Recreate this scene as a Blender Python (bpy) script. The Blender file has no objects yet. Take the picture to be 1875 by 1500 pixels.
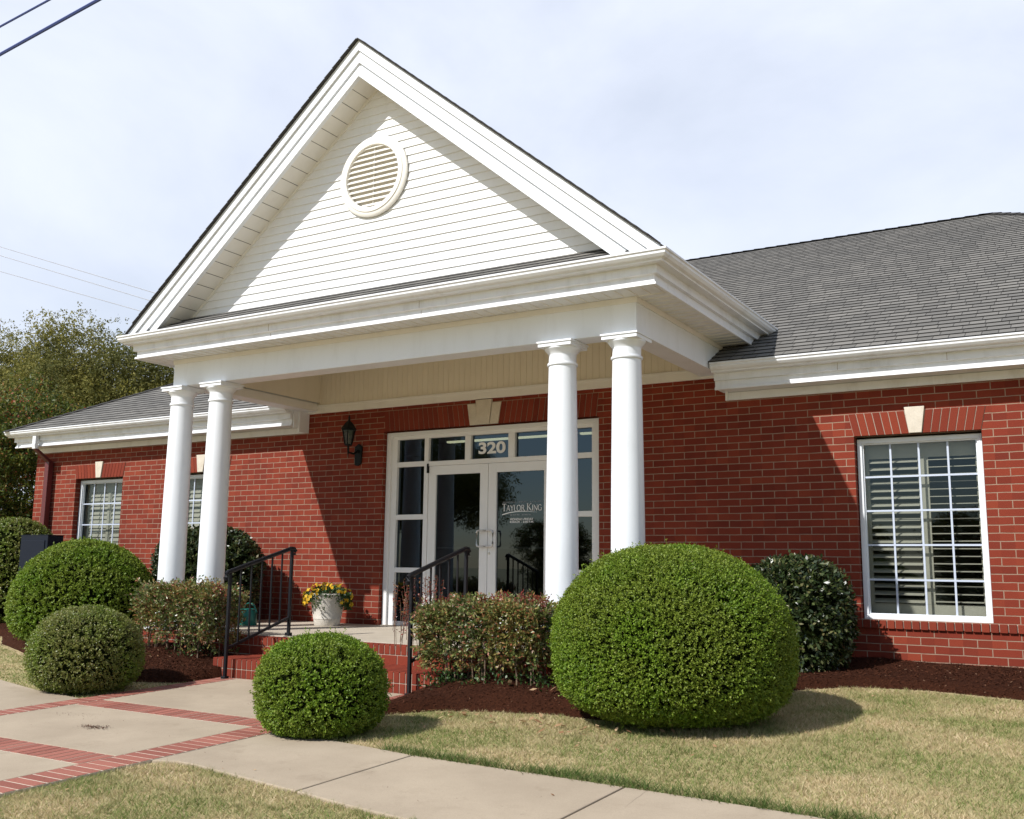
import bpy, bmesh, math, random
import numpy as np
from mathutils import Vector, Matrix

scene = bpy.context.scene
COL = scene.collection
rng = np.random.default_rng(7)
random.seed(7)

# ------------------------------------------------------------------ camera
cam_data = bpy.data.cameras.new("camera")
cam = bpy.data.objects.new("camera", cam_data)
COL.objects.link(cam)
CR, CU, CF = Vector((0.85903, 0.5118, 0.01138)), Vector((0.07051, -0.14031, 0.98759)), Vector((-0.50704, 0.84757, 0.15662))
CPOS = Vector((6.41072, -10.67377, 0.80042))
m = Matrix((CR, CU, -CF)).transposed().to_4x4()
m.translation = CPOS
cam.matrix_world = m
cam_data.sensor_width = 36.0
cam_data.lens = 1805.754 / 1875 * 36.0
cam_data.clip_start = 0.1
cam_data.clip_end = 3000
scene.camera = cam

# ------------------------------------------------------------------ light
SUN_D = Vector((0.444, 1.0, -1.02)).normalized()        # direction the light travels
SUN_EL = math.asin(-SUN_D.z)
SUN_AZ = math.atan2(-SUN_D.x, -SUN_D.y)                   # compass angle from +Y towards +X
sun_data = bpy.data.lights.new("sun", 'SUN')
sun_data.energy = 4.4
sun_data.angle = math.radians(0.6)
sun_data.color = (1.0, 0.975, 0.94)
sun = bpy.data.objects.new("sun", sun_data)
COL.objects.link(sun)
sun.rotation_euler = SUN_D.to_track_quat('-Z', 'Y').to_euler()
sun.location = (-6, -14, 15)

world = bpy.data.worlds.new("World")
scene.world = world
world.use_nodes = True
wn, wl = world.node_tree.nodes, world.node_tree.links
wn.clear()
w_out = wn.new('ShaderNodeOutputWorld')
w_bg = wn.new('ShaderNodeBackground')
w_bg.inputs['Strength'].default_value = 0.088
w_sky = wn.new('ShaderNodeTexSky')
w_sky.sky_type = 'NISHITA'
w_sky.sun_disc = False
w_sky.sun_elevation = SUN_EL
w_sky.sun_rotation = SUN_AZ
w_sky.air_density = 1.2
w_sky.dust_density = 0.5
w_sky.ozone_density = 2.0
w_tc = wn.new('ShaderNodeTexCoord')
w_map = wn.new('ShaderNodeMapping')
w_map.inputs['Scale'].default_value = (0.9, 0.9, 1.9)
w_map.inputs['Rotation'].default_value = (0.1, 0.15, 0.5)
w_noise = wn.new('ShaderNodeTexNoise')
w_noise.inputs['Scale'].default_value = 1.7
w_noise.inputs['Detail'].default_value = 7
w_noise.inputs['Roughness'].default_value = 0.55
w_noise.inputs['Distortion'].default_value = 0.4
w_ramp = wn.new('ShaderNodeMapRange')
w_ramp.inputs['From Min'].default_value = 0.33
w_ramp.inputs['From Max'].default_value = 0.62
w_ramp.inputs['To Min'].default_value = 0.62
w_ramp.inputs['To Max'].default_value = 0.97
w_mix = wn.new('ShaderNodeMix')
w_mix.data_type = 'RGBA'
w_mix.inputs['B'].default_value = (8.3, 8.85, 10.2, 1)
wl.new(w_tc.outputs['Generated'], w_map.inputs['Vector'])
wl.new(w_map.outputs['Vector'], w_noise.inputs['Vector'])
wl.new(w_noise.outputs['Fac'], w_ramp.inputs['Value'])
w_sep = wn.new('ShaderNodeSeparateXYZ')            # thin cloud lies to the north and low; the southern sky is clear blue
wl.new(w_tc.outputs['Generated'], w_sep.inputs['Vector'])
w_dir = wn.new('ShaderNodeMapRange')
w_dir.interpolation_type = 'SMOOTHSTEP'
for _k, _q in (('From Min', -0.35), ('From Max', 0.45), ('To Min', 0.10), ('To Max', 1.0)): w_dir.inputs[_k].default_value = _q
wl.new(w_sep.outputs['Y'], w_dir.inputs['Value'])
w_mul = wn.new('ShaderNodeMath'); w_mul.operation = 'MULTIPLY'
wl.new(w_ramp.outputs['Result'], w_mul.inputs[0]); wl.new(w_dir.outputs['Result'], w_mul.inputs[1])
wl.new(w_mul.outputs[0], w_mix.inputs['Factor'])
wl.new(w_sky.outputs['Color'], w_mix.inputs['A'])
wl.new(w_mix.outputs['Result'], w_bg.inputs['Color'])
wl.new(w_bg.outputs['Background'], w_out.inputs['Surface'])

vs = scene.view_settings
vs.view_transform = 'Standard'
vs.look = 'None'
vs.exposure = 0.36
vs.gamma = 1.0
vs.use_curve_mapping = False

# ------------------------------------------------------------------ helpers
class MB:
    """collects polygons (with a material slot each) and links them as one mesh"""
    def __init__(self):
        self.v, self.f, self.m, self.uv = [], [], [], []
    def poly(self, pts, mat=0, uv=None):
        i = len(self.v)
        self.v.extend([tuple(p) for p in pts])
        self.f.append(tuple(range(i, i + len(pts))))
        self.m.append(mat)
        self.uv.append(uv)
    def box(self, x0, x1, y0, y1, z0, z1, mat=0):
        self.hexa([(x0, y0, z0), (x1, y0, z0), (x1, y1, z0), (x0, y1, z0),
                   (x0, y0, z1), (x1, y0, z1), (x1, y1, z1), (x0, y1, z1)], mat)
    def hexa(self, p, mat=0):
        i = len(self.v)
        self.v.extend([tuple(q) for q in p])
        for f in ((3, 2, 1, 0), (4, 5, 6, 7), (0, 1, 5, 4), (1, 2, 6, 5), (2, 3, 7, 6), (3, 0, 4, 7)):
            self.f.append(tuple(i + k for k in f)); self.m.append(mat); self.uv.append(None)
    def prism(self, pts, d, mat=0):
        """polygon pts extruded by vector d"""
        n = len(pts); i = len(self.v); d = Vector(d)
        self.v.extend([tuple(p) for p in pts]); self.v.extend([tuple(Vector(p) + d) for p in pts])
        self.f.append(tuple(i + k for k in range(n - 1, -1, -1))); self.f.append(tuple(i + n + k for k in range(n)))
        self.m += [mat, mat]; self.uv += [None, None]
        for k in range(n):
            self.f.append((i + k, i + (k + 1) % n, i + n + (k + 1) % n, i + n + k)); self.m.append(mat); self.uv.append(None)
    def tube(self, pts, r, n=8, mat=0, cap=True):
        pts = [Vector(p) for p in pts]
        rr = r if isinstance(r, (list, tuple)) else [r] * len(pts)
        i = len(self.v); up = Vector((0, 0, 1))
        for k, p in enumerate(pts):
            t = (pts[min(k + 1, len(pts) - 1)] - pts[max(k - 1, 0)]).normalized()
            a = t.cross(up)
            if a.length < 1e-3: a = t.cross(Vector((1, 0, 0)))
            a.normalize(); b = a.cross(t).normalized()
            for j in range(n):
                an = 2 * math.pi * j / n
                self.v.append(tuple(p + (a * math.cos(an) + b * math.sin(an)) * rr[k]))
        for k in range(len(pts) - 1):
            for j in range(n):
                q = i + k * n
                self.f.append((q + j, q + (j + 1) % n, q + n + (j + 1) % n, q + n + j)); self.m.append(mat); self.uv.append(None)
        if cap:
            self.f.append(tuple(i + j for j in range(n - 1, -1, -1)))
            self.f.append(tuple(i + (len(pts) - 1) * n + j for j in range(n)))
            self.m += [mat, mat]; self.uv += [None, None]
    def lathe(self, prof, cx, cy, n=32, mat=0):
        """prof = [(r, z)] revolved about the vertical through (cx, cy)"""
        i = len(self.v)
        for r, z in prof:
            for j in range(n):
                a = 2 * math.pi * j / n
                self.v.append((cx + r * math.cos(a), cy + r * math.sin(a), z))
        for k in range(len(prof) - 1):
            for j in range(n):
                q = i + k * n
                self.f.append((q + j, q + (j + 1) % n, q + n + (j + 1) % n, q + n + j)); self.m.append(mat); self.uv.append(None)
        self.f.append(tuple(i + j for j in range(n - 1, -1, -1)))
        self.f.append(tuple(i + (len(prof) - 1) * n + j for j in range(n)))
        self.m += [mat, mat]; self.uv += [None, None]
    def sweep(self, path, prof, mat=0):
        """prof = closed [(offset, z)]; path = list of functions offset -> (x, y)"""
        n = len(prof); i = len(self.v)
        for fn in path:
            for o, z in prof:
                x, y = fn(o); self.v.append((x, y, z))
        for k in range(len(path) - 1):
            for j in range(n):
                q = i + k * n
                self.f.append((q + j, q + (j + 1) % n, q + n + (j + 1) % n, q + n + j)); self.m.append(mat); self.uv.append(None)
        self.f.append(tuple(i + j for j in range(n))); self.f.append(tuple(i + (len(path) - 1) * n + j for j in range(n - 1, -1, -1)))
        self.m += [mat, mat]; self.uv += [None, None]
    def build(self, name, mats, parent=None, smooth=False, bevel=0):
        if not isinstance(mats, (list, tuple)): mats = [mats]
        me = bpy.data.meshes.new(name)
        me.from_pydata(self.v, [], self.f)
        for q in mats: me.materials.append(q)
        me.polygons.foreach_set('material_index', self.m)
        if any(u for u in self.uv):
            l = me.uv_layers.new(name='UVMap')
            for p, u in zip(me.polygons, self.uv):
                if u:
                    for k, li in enumerate(p.loop_indices): l.data[li].uv = u[k]
        me.update()
        bm = bmesh.new(); bm.from_mesh(me)
        bmesh.ops.recalc_face_normals(bm, faces=bm.faces)
        bm.to_mesh(me); bm.free()
        if smooth:
            me.polygons.foreach_set('use_smooth', [True] * len(me.polygons))
            try: me.set_sharp_from_angle(angle=math.radians(35))
            except Exception: pass
        return link(name, me, parent, bevel)

def link(name, me, parent=None, bevel=0):
    o = bpy.data.objects.new(name, me)
    COL.objects.link(o)
    if parent is not None:
        o.parent = parent
        if parent.parent is None: o.location = -parent.location
    if bevel:
        b = o.modifiers.new('bevel', 'BEVEL'); b.width = bevel; b.segments = 2; b.limit_method = 'ANGLE'; b.angle_limit = math.radians(40)
    return o

def thing(name, label, cat, loc=(0, 0, 0), group=None):
    o = bpy.data.objects.new(name, None)
    o.empty_display_size = 0.2
    COL.objects.link(o)
    o.location = loc
    return tag(o, label, cat, group)

def tag(o, label=None, cat=None, group=None, kind=None):
    if label: o['label'] = label
    if cat: o['category'] = cat
    if group: o['group'] = group
    if kind: o['kind'] = kind
    return o

def np_mesh(name, V, F_n, mats, mat_idx=None, smooth=False):
    """V (n, k, 3): n separate polygons of k corners"""
    n, k, _ = V.shape
    me = bpy.data.meshes.new(name)
    me.vertices.add(n * k); me.vertices.foreach_set('co', V.reshape(-1).astype(np.float32))
    me.loops.add(n * k); me.loops.foreach_set('vertex_index', np.arange(n * k, dtype=np.int32))
    me.polygons.add(n)
    me.polygons.foreach_set('loop_start', np.arange(0, n * k, k, dtype=np.int32))
    me.polygons.foreach_set('loop_total', np.full(n, k, dtype=np.int32))
    for q in mats: me.materials.append(q)
    if mat_idx is not None: me.polygons.foreach_set('material_index', np.asarray(mat_idx, dtype=np.int32))
    me.update(calc_edges=True)
    return me

# ------------------------------------------------------------------ materials
def mat(name, base=(0.8, 0.8, 0.8), rough=0.6, spec=0.5, metal=0.0):
    mm = bpy.data.materials.new(name); mm.use_nodes = True
    b = mm.node_tree.nodes['Principled BSDF']
    b.inputs['Base Color'].default_value = (*base, 1)
    b.inputs['Roughness'].default_value = rough
    b.inputs['Specular IOR Level'].default_value = spec
    b.inputs['Metallic'].default_value = metal
    return mm

class NT:
    def __init__(s, mm): s.t = mm.node_tree; s.n = s.t.nodes; s.l = s.t.links; s.b = s.n.get('Principled BSDF')
    def new(s, k, **kw):
        x = s.n.new(k)
        for a, v in kw.items(): setattr(x, a, v)
        return x
    def link(s, a, b): s.l.new(a, b)
    def coord(s, which='Object'):
        return s.new('ShaderNodeTexCoord').outputs[which]
    def noise(s, scale, detail=4, vec=None, rough=0.5):
        x = s.new('ShaderNodeTexNoise'); x.inputs['Scale'].default_value = scale; x.inputs['Detail'].default_value = detail; x.inputs['Roughness'].default_value = rough
        if vec is not None: s.link(vec, x.inputs['Vector'])
        return x.outputs['Fac']
    def ramp(s, fac, stops):
        r = s.new('ShaderNodeValToRGB')
        e = r.color_ramp.elements
        while len(e) < len(stops): e.new(0.5)
        for q, (p, c) in zip(e, stops): q.position = p; q.color = (*c, 1)
        s.link(fac, r.inputs['Fac']); return r.outputs['Color']
    def mix(s, fac, a, b, blend='MIX'):
        x = s.new('ShaderNodeMix', data_type='RGBA', blend_type=blend)
        for sock, v in (('Factor', fac), ('A', a), ('B', b)):
            if isinstance(v, (int, float)): x.inputs[sock].default_value = v
            elif isinstance(v, tuple): x.inputs[sock].default_value = (*v, 1)
            else: s.link(v, x.inputs[sock])
        return x.outputs['Result']
    def maprange(s, v, a, b, c, d):
        x = s.new('ShaderNodeMapRange')
        for k, q in zip(('From Min', 'From Max', 'To Min', 'To Max'), (a, b, c, d)): x.inputs[k].default_value = q
        s.link(v, x.inputs['Value']); return x.outputs['Result']
    def math(s, op, a, b=None):
        x = s.new('ShaderNodeMath', operation=op)
        for i, v in enumerate((a, b)):
            if v is None: continue
            if isinstance(v, (int, float)): x.inputs[i].default_value = v
            else: s.link(v, x.inputs[i])
        return x.outputs[0]
    def bump(s, h, strength=0.3, dist=0.01):
        x = s.new('ShaderNodeBump'); x.inputs['Strength'].default_value = strength; x.inputs['Distance'].default_value = dist
        s.link(h, x.inputs['Height']); s.link(x.outputs['Normal'], s.b.inputs['Normal'])

BRICK_W, BRICK_H = 0.2565, 0.0785

def brick_material(name):
    mm = mat(name, rough=0.85, spec=0.25); n = NT(mm)
    c = n.coord(); sep = n.new('ShaderNodeSeparateXYZ'); n.link(c, sep.inputs[0])
    u = n.math('ADD', sep.outputs['X'], sep.outputs['Y'])
    v = n.math('ADD', sep.outputs['Z'], 20 * BRICK_H - 0.304)
    u = n.math('ADD', u, 40 * BRICK_W + 0.10)
    wob = n.noise(9.0, 2, c)
    v = n.math('ADD', v, n.maprange(wob, 0.3, 0.7, -0.0016, 0.0016))
    cb = n.new('ShaderNodeCombineXYZ'); n.link(u, cb.inputs[0]); n.link(v, cb.inputs[1])
    bt = n.new('ShaderNodeTexBrick'); bt.offset = 0.5
    n.link(cb.outputs[0], bt.inputs['Vector'])
    for k, q in (('Scale', 1.0), ('Mortar Size', 0.0050), ('Mortar Smooth', 0.2), ('Bias', 0.0), ('Brick Width', BRICK_W), ('Row Height', BRICK_H)): bt.inputs[k].default_value = q
    bt.inputs['Color1'].default_value = (0.180, 0.0265, 0.0130, 1)
    bt.inputs['Color2'].default_value = (0.225, 0.0365, 0.0172, 1)
    bt.inputs['Mortar'].default_value = (0.335, 0.235, 0.168, 1)
    row = n.math('FLOOR', n.math('DIVIDE', v, BRICK_H)); half = n.math('MULTIPLY', n.math('MODULO', row, 2.0), 0.5)
    colm = n.math('FLOOR', n.math('ADD', n.math('DIVIDE', u, BRICK_W), half))
    idv = n.new('ShaderNodeCombineXYZ'); n.link(colm, idv.inputs[0]); n.link(row, idv.inputs[1])
    wnz = n.new('ShaderNodeTexWhiteNoise'); wnz.noise_dimensions = '2D'; n.link(idv.outputs[0], wnz.inputs['Vector'])
    tone = n.ramp(wnz.outputs['Value'], [(0.0, (0.84, 0.84, 0.86)), (0.3, (0.95, 0.97, 0.97)), (0.7, (1.04, 1.03, 1.03)), (0.93, (1.10, 1.16, 1.12)), (1.0, (1.15, 1.28, 1.2))])
    smear = n.maprange(n.noise(6.0, 4, c, 0.7), 0.46, 0.70, 0.0, 0.55)      # joints smeared with brick dust in places
    bt_un = n.mix(n.math('SUBTRACT', 1.0, bt.outputs['Fac']), bt.outputs['Color'], tone, 'MULTIPLY')
    bt_col = n.mix(n.math('MULTIPLY', smear, bt.outputs['Fac']), bt_un, (0.24, 0.085, 0.055))
    fine = n.noise(140, 5, c, 0.7)
    big = n.noise(0.9, 3, c)
    col = n.mix(0.55, bt_col, n.ramp(fine, [(0.25, (0.45, 0.42, 0.42)), (0.75, (1.35, 1.32, 1.3))]), 'MULTIPLY')
    col = n.mix(0.35, col, n.ramp(big, [(0.3, (0.72, 0.72, 0.72)), (0.7, (1.15, 1.12, 1.1))]), 'MULTIPLY')
    n.link(col, n.b.inputs['Base Color'])
    h = n.math('SUBTRACT', n.math('MULTIPLY', fine, 0.25), bt.outputs['Fac'])
    n.bump(h, 0.7, 0.006)
    return mm

def loose_brick_material(name, c1, c2):
    mm = mat(name, rough=0.85, spec=0.25); n = NT(mm)
    g = n.new('ShaderNodeNewGeometry'); c = n.coord()
    fine = n.noise(120, 5, c, 0.7)
    col = n.ramp(g.outputs['Random Per Island'], [(0.0, c1), (1.0, c2)])
    col = n.mix(0.6, col, n.ramp(fine, [(0.25, (0.5, 0.48, 0.48)), (0.75, (1.3, 1.28, 1.27))]), 'MULTIPLY')
    n.link(col, n.b.inputs['Base Color'])
    n.bump(fine, 0.35, 0.004)
    return mm

def noisy_material(name, c1, c2, scale, rough=0.7, spec=0.3, fine=90, bump=0.2, dist=0.004, fstr=0.4):
    mm = mat(name, rough=rough, spec=spec); n = NT(mm); c = n.coord()
    col = n.ramp(n.noise(scale, 6, c, 0.6), [(0.32, c1), (0.68, c2)])
    f = n.noise(fine, 4, c, 0.7)
    col = n.mix(fstr, col, n.ramp(f, [(0.3, (0.6, 0.6, 0.6)), (0.7, (1.25, 1.25, 1.25))]), 'MULTIPLY')
    n.link(col, n.b.inputs['Base Color'])
    if bump: n.bump(f, bump, dist)
    return mm

def white_paint(name, base=(0.765, 0.788, 0.82), dirt=0.25, rough=0.42):
    mm = mat(name, base, rough, 0.4); n = NT(mm); c = n.coord()
    mp = n.new('ShaderNodeMapping'); mp.inputs['Scale'].default_value = (1, 1, 0.25); n.link(c, mp.inputs['Vector'])
    f = n.noise(5.0, 6, mp.outputs[0], 0.65)
    g = n.noise(2.3, 5, c, 0.7)
    col = n.mix(dirt, base, n.ramp(f, [(0.28, tuple(x * q for x, q in zip(base, (0.70, 0.68, 0.64)))), (0.5, base), (0.8, tuple(min(x * 1.03, 0.85) for x in base))]))
    col = n.mix(n.maprange(g, 0.60, 0.78, 0.0, 0.45 * dirt), col, tuple(x * q for x, q in zip(base, (0.55, 0.53, 0.47))))     # weather stains
    n.link(col, n.b.inputs['Base Color'])
    n.bump(n.noise(30, 3, c), 0.04, 0.003)
    return mm

def leaf_material(name, stops, rough=0.45, spec=0.4, transl=0.25, patch=None, pscale=3.0):
    mm = mat(name, rough=rough, spec=spec); n = NT(mm)
    g = n.new('ShaderNodeNewGeometry')
    rnd = g.outputs['Random Per Island']
    col = n.ramp(rnd, stops)
    if patch:
        c = n.coord(); f = n.noise(pscale, 3, c)
        col = n.mix(n.maprange(f, 0.38, 0.58, 0.0, 0.92), col, n.ramp(rnd, patch))
    n.link(col, n.b.inputs['Base Color'])
    tr = n.new('ShaderNodeBsdfTranslucent'); n.link(col, tr.inputs['Color'])
    ms = n.new('ShaderNodeMixShader'); ms.inputs[0].default_value = transl
    out = n.n['Material Output']
    n.link(n.b.outputs[0], ms.inputs[1]); n.link(tr.outputs[0], ms.inputs[2]); n.link(ms.outputs[0], out.inputs['Surface'])
    return mm

def glass_material(name, tint=(0.3, 0.32, 0.33), ior=1.5, gain=1.0):
    mm = bpy.data.materials.new(name); mm.use_nodes = True; n = NT(mm)
    n.n.remove(n.b)
    lw = n.new('ShaderNodeLayerWeight'); lw.inputs['Blend'].default_value = 0.5      # Schlick, same from both sides of the sheet
    r0 = 1.25 * ((ior - 1) / (ior + 1)) ** 2
    tr = n.new('ShaderNodeBsdfTransparent'); tr.inputs['Color'].default_value = (*tint, 1)
    gl = n.new('ShaderNodeBsdfGlossy'); gl.inputs['Roughness'].default_value = 0.0; gl.inputs['Color'].default_value = (0.62, 0.80, 1.0, 1)
    c = n.coord(); f = n.noise(1.3, 1, c)
    bp = n.new('ShaderNodeBump'); bp.inputs['Strength'].default_value = 0.02; bp.inputs['Distance'].default_value = 0.02
    n.link(f, bp.inputs['Height']); n.link(bp.outputs[0], gl.inputs['Normal'])
    fac = n.math('MULTIPLY', n.math('ADD', r0, n.math('MULTIPLY', n.math('POWER', lw.outputs['Facing'], 5.0), 1 - r0)), gain)
    ms = n.new('ShaderNodeMixShader'); n.link(fac, ms.inputs[0]); n.link(tr.outputs[0], ms.inputs[1]); n.link(gl.outputs[0], ms.inputs[2])
    n.link(ms.outputs[0], n.n['Material Output'].inputs['Surface'])
    return mm

def shingle_material(name):
    mm = mat(name, rough=0.95, spec=0.15); n = NT(mm)
    uv = n.coord('UV'); c = n.coord()
    bt = n.new('ShaderNodeTexBrick'); bt.offset = 0.37; bt.offset_frequency = 2; bt.squash = 0.7; bt.squash_frequency = 3
    n.link(uv, bt.inputs['Vector'])
    for k, q in (('Scale', 1.0), ('Mortar Size', 0.004), ('Mortar Smooth', 0.1), ('Bias', -0.1), ('Brick Width', 0.21), ('Row Height', 0.143)): bt.inputs[k].default_value = q
    bt.inputs['Color1'].default_value = (0.145, 0.140, 0.131, 1)
    bt.inputs['Color2'].default_value = (0.205, 0.196, 0.181, 1)
    bt.inputs['Mortar'].default_value = (0.05, 0.048, 0.046, 1)
    f = n.noise(260, 4, c, 0.8); g = n.noise(1.2, 4, c)
    col = n.mix(0.6, bt.outputs['Color'], n.ramp(f, [(0.3, (0.5, 0.5, 0.5)), (0.7, (1.4, 1.38, 1.35))]), 'MULTIPLY')
    col = n.mix(0.5, col, n.ramp(g, [(0.3, (0.75, 0.75, 0.76)), (0.7, (1.15, 1.13, 1.1))]), 'MULTIPLY')
    n.link(col, n.b.inputs['Base Color'])
    n.bump(n.math('SUBTRACT', n.math('MULTIPLY', f, 0.5), bt.outputs['Fac']), 0.5, 0.006)
    return mm

M = {}
M['brick'] = brick_material('red_brick')
M['loose'] = loose_brick_material('red_brick_unit', (0.165, 0.0255, 0.0125), (0.228, 0.039, 0.018))
M['paver'] = loose_brick_material('walk_brick', (0.24, 0.082, 0.058), (0.34, 0.128, 0.092))
M['mortar'] = noisy_material('mortar', (0.34, 0.27, 0.21), (0.43, 0.35, 0.28), 6, rough=0.95, spec=0.1)
M['white'] = white_paint('white_paint')
M['trim'] = white_paint('white_trim', (0.74, 0.752, 0.78), 0.55)
M['siding'] = white_paint('white_siding', (0.785, 0.792, 0.80), 0.2)
M['cream'] = white_paint('cream_panel', (0.72, 0.66, 0.545), 0.2, 0.5)
M['soffit'] = white_paint('soffit_vinyl', (0.76, 0.74, 0.70), 0.2, 0.5)
M['vent'] = white_paint('vent_vinyl', (0.78, 0.755, 0.70), 0.15)
M['stone'] = noisy_material('cast_stone', (0.55, 0.49, 0.40), (0.64, 0.58, 0.49), 9, rough=0.85, spec=0.2, fine=160, bump=0.1)
M['shingle'] = shingle_material('asphalt_shingle')
M['alu'] = white_paint('white_aluminium', (0.76, 0.75, 0.74), 0.1, 0.35)
M['muntin'] = mat('window_grille', (0.50, 0.55, 0.65), 0.4)
M['shutter'] = mat('beige_shutter', (0.55, 0.52, 0.42), 0.5)
M['room'] = mat('room_wall', (0.30, 0.27, 0.22), 0.9)
M['floor_in'] = mat('room_floor', (0.12, 0.09, 0.07), 0.8)
M['glass'] = glass_material('window_glass', (0.64, 0.66, 0.65), 1.5, 0.9)
M['dark_glass'] = glass_material('tinted_glass', (0.13, 0.145, 0.155), 1.55, 1.2)
M['black'] = mat('black_iron', (0.006, 0.0065, 0.009), 0.5, 0.3)
M['lantern'] = mat('lantern_metal', (0.006, 0.007, 0.0065), 0.6, 0.2)
M['lantern_glass'] = glass_material('lantern_glass', (0.35, 0.30, 0.24), 1.5)
M['maroon'] = mat('maroon_downspout', (0.105, 0.020, 0.022), 0.4)
M['nickel'] = mat('brushed_nickel', (0.62, 0.60, 0.57), 0.32, 0.5, 0.85)
M['decal'] = mat('white_vinyl_lettering', (0.82, 0.81, 0.80), 0.6)
M['decal_dim'] = mat('grey_vinyl_lettering', (0.30, 0.31, 0.33), 0.6)
M['navy'] = mat('navy_metal', (0.006, 0.0095, 0.019), 0.6, 0.2)
M['teal'] = mat('teal_plastic', (0.0, 0.13, 0.105), 0.35)
M['wire'] = mat('cable_blue', (0.035, 0.06, 0.22), 0.6)
M['wire_thin'] = mat('cable_grey', (0.33, 0.34, 0.38), 0.6)
M['bark'] = noisy_material('bark', (0.045, 0.035, 0.026), (0.10, 0.08, 0.06), 12, rough=0.95, spec=0.1, fine=60, bump=0.5, dist=0.02)
M['twig'] = mat('shrub_twig', (0.16, 0.105, 0.07), 0.9)
M['core'] = mat('bush_core_shade', (0.008, 0.011, 0.003), 1.0, 0.0)
M['pot'] = noisy_material('planter_resin', (0.50, 0.46, 0.40), (0.64, 0.60, 0.53), 7, rough=0.7, fine=60, bump=0.1)
M['soil'] = mat('potting_soil', (0.03, 0.018, 0.012), 0.95)
M['lamp_on'] = bpy.data.materials.new('fluorescent_lamp'); M['lamp_on'].use_nodes = True
_n = NT(M['lamp_on']); _n.b.inputs['Emission Color'].default_value = (1.0, 0.93, 0.55, 1); _n.b.inputs['Emission Strength'].default_value = 2.2

# ------------------------------------------------------------------ terrain
def sm(t):
    t = np.clip(t, 0, 1); return t * t * (3 - 2 * t)
def H(x, y):
    x = np.asarray(x, float); y = np.asarray(y, float)
    s = 0.025 + 0.031 * sm((x - 1.05) / 2.0) + 0.031 * sm((-1.65 - x) / 2.0)
    yy = np.minimum(y, 0.0)
    hi = -0.443 + s * (yy + 5.23)
    lo = -0.443 + 0.025 * (np.maximum(yy, -40) + 5.23)
    return np.where(yy > -5.23, hi, lo)

XBL, XBR, YB = -3.50, 2.80, -2.40          # porch beam: outer faces and front face
XP = (XBL + XBR) / 2
ZBB, ZBT = 2.968, 3.302
OP, ZPG = 0.505, 3.572                     # porch gutter overhang and height
XC, XE = -9.80, 11.25                      # main wall ends
EG, ZG = 0.476, 3.027                      # main gutter
ZF = 2.669                                 # frieze bottom
DEPTH = 12.0
WINS = [(-8.655, -7.455), (-6.20, -5.00), (4.229, 5.430)]
ZWT, ZWB, ZLB, ZLT = 2.162, 0.304, 2.187, 2.426
REC = 0.09
DX0, DX1, DZT = -2.02, 1.24, 2.605

ROOT = thing('brick_office_building', 'red brick office building with white gabled portico and grey shingle roof', 'building', (XP, 0, -0.15))

# ---- brick wall
w = MB()
ops = sorted([(a - 0.01, b + 0.01, ZWB, ZLB) for a, b in WINS] + [(DX0 - 0.01, DX1 + 0.01, -0.7, DZT)])
x = XC
ZTOP = 3.0
for a, b, z0, z1 in ops:
    w.poly([(x, 0, -0.7), (a, 0, -0.7), (a, 0, ZTOP), (x, 0, ZTOP)])
    if z0 > -0.6: w.poly([(a, 0, -0.7), (b, 0, -0.7), (b, 0, z0), (a, 0, z0)])
    w.poly([(a, 0, z1), (b, 0, z1), (b, 0, ZTOP), (a, 0, ZTOP)])
    r = 0.16
    w.poly([(a, 0, z0), (a, r, z0), (a, r, z1), (a, 0, z1)]); w.poly([(b, 0, z0), (b, 0, z1), (b, r, z1), (b, r, z0)])
    w.poly([(a, 0, z1), (a, r, z1), (b, r, z1), (b, 0, z1)])
    if z0 > -0.6: w.poly([(a, 0, z0), (b, 0, z0), (b, r, z0), (a, r, z0)])
    x = b
w.poly([(x, 0, -0.7), (XE, 0, -0.7), (XE, 0, ZTOP), (x, 0, ZTOP)])
w.poly([(XC, 0, -0.7), (XC, DEPTH, -0.7), (XC, DEPTH, ZTOP), (XC, 0, ZTOP)])
w.poly([(XE, 0, -0.7), (XE, 0, ZTOP), (XE, DEPTH, ZTOP), (XE, DEPTH, -0.7)])
w.poly([(XC, DEPTH, -0.7), (XE, DEPTH, -0.7), (XE, DEPTH, ZTOP), (XC, DEPTH, ZTOP)])
w.build('wall', M['brick'], ROOT)

# ---- interior shell (rooms seen through the glass)
r_ = MB()
YI = 0.165
def room(x0, x1, y1, z1=2.76):
    r_.poly([(x0, YI, 0), (x1, YI, 0), (x1, y1, 0), (x0, y1, 0)], 1)
    r_.poly([(x0, YI, z1), (x0, y1, z1), (x1, y1, z1), (x1, YI, z1)])
    r_.poly([(x0, y1, 0), (x1, y1, 0), (x1, y1, z1), (x0, y1, z1)])
    r_.poly([(x0, YI, 0), (x0, y1, 0), (x0, y1, z1), (x0, YI, z1)])
    r_.poly([(x1, YI, 0), (x1, YI, z1), (x1, y1, z1), (x1, y1, 0)])
room(-4.3, 3.0, 6.0); room(-9.6, -4.4, 4.0); room(3.1, 8.0, 4.0)
r_.build('room_lining', [M['room'], M['floor_in']], ROOT)

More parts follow.
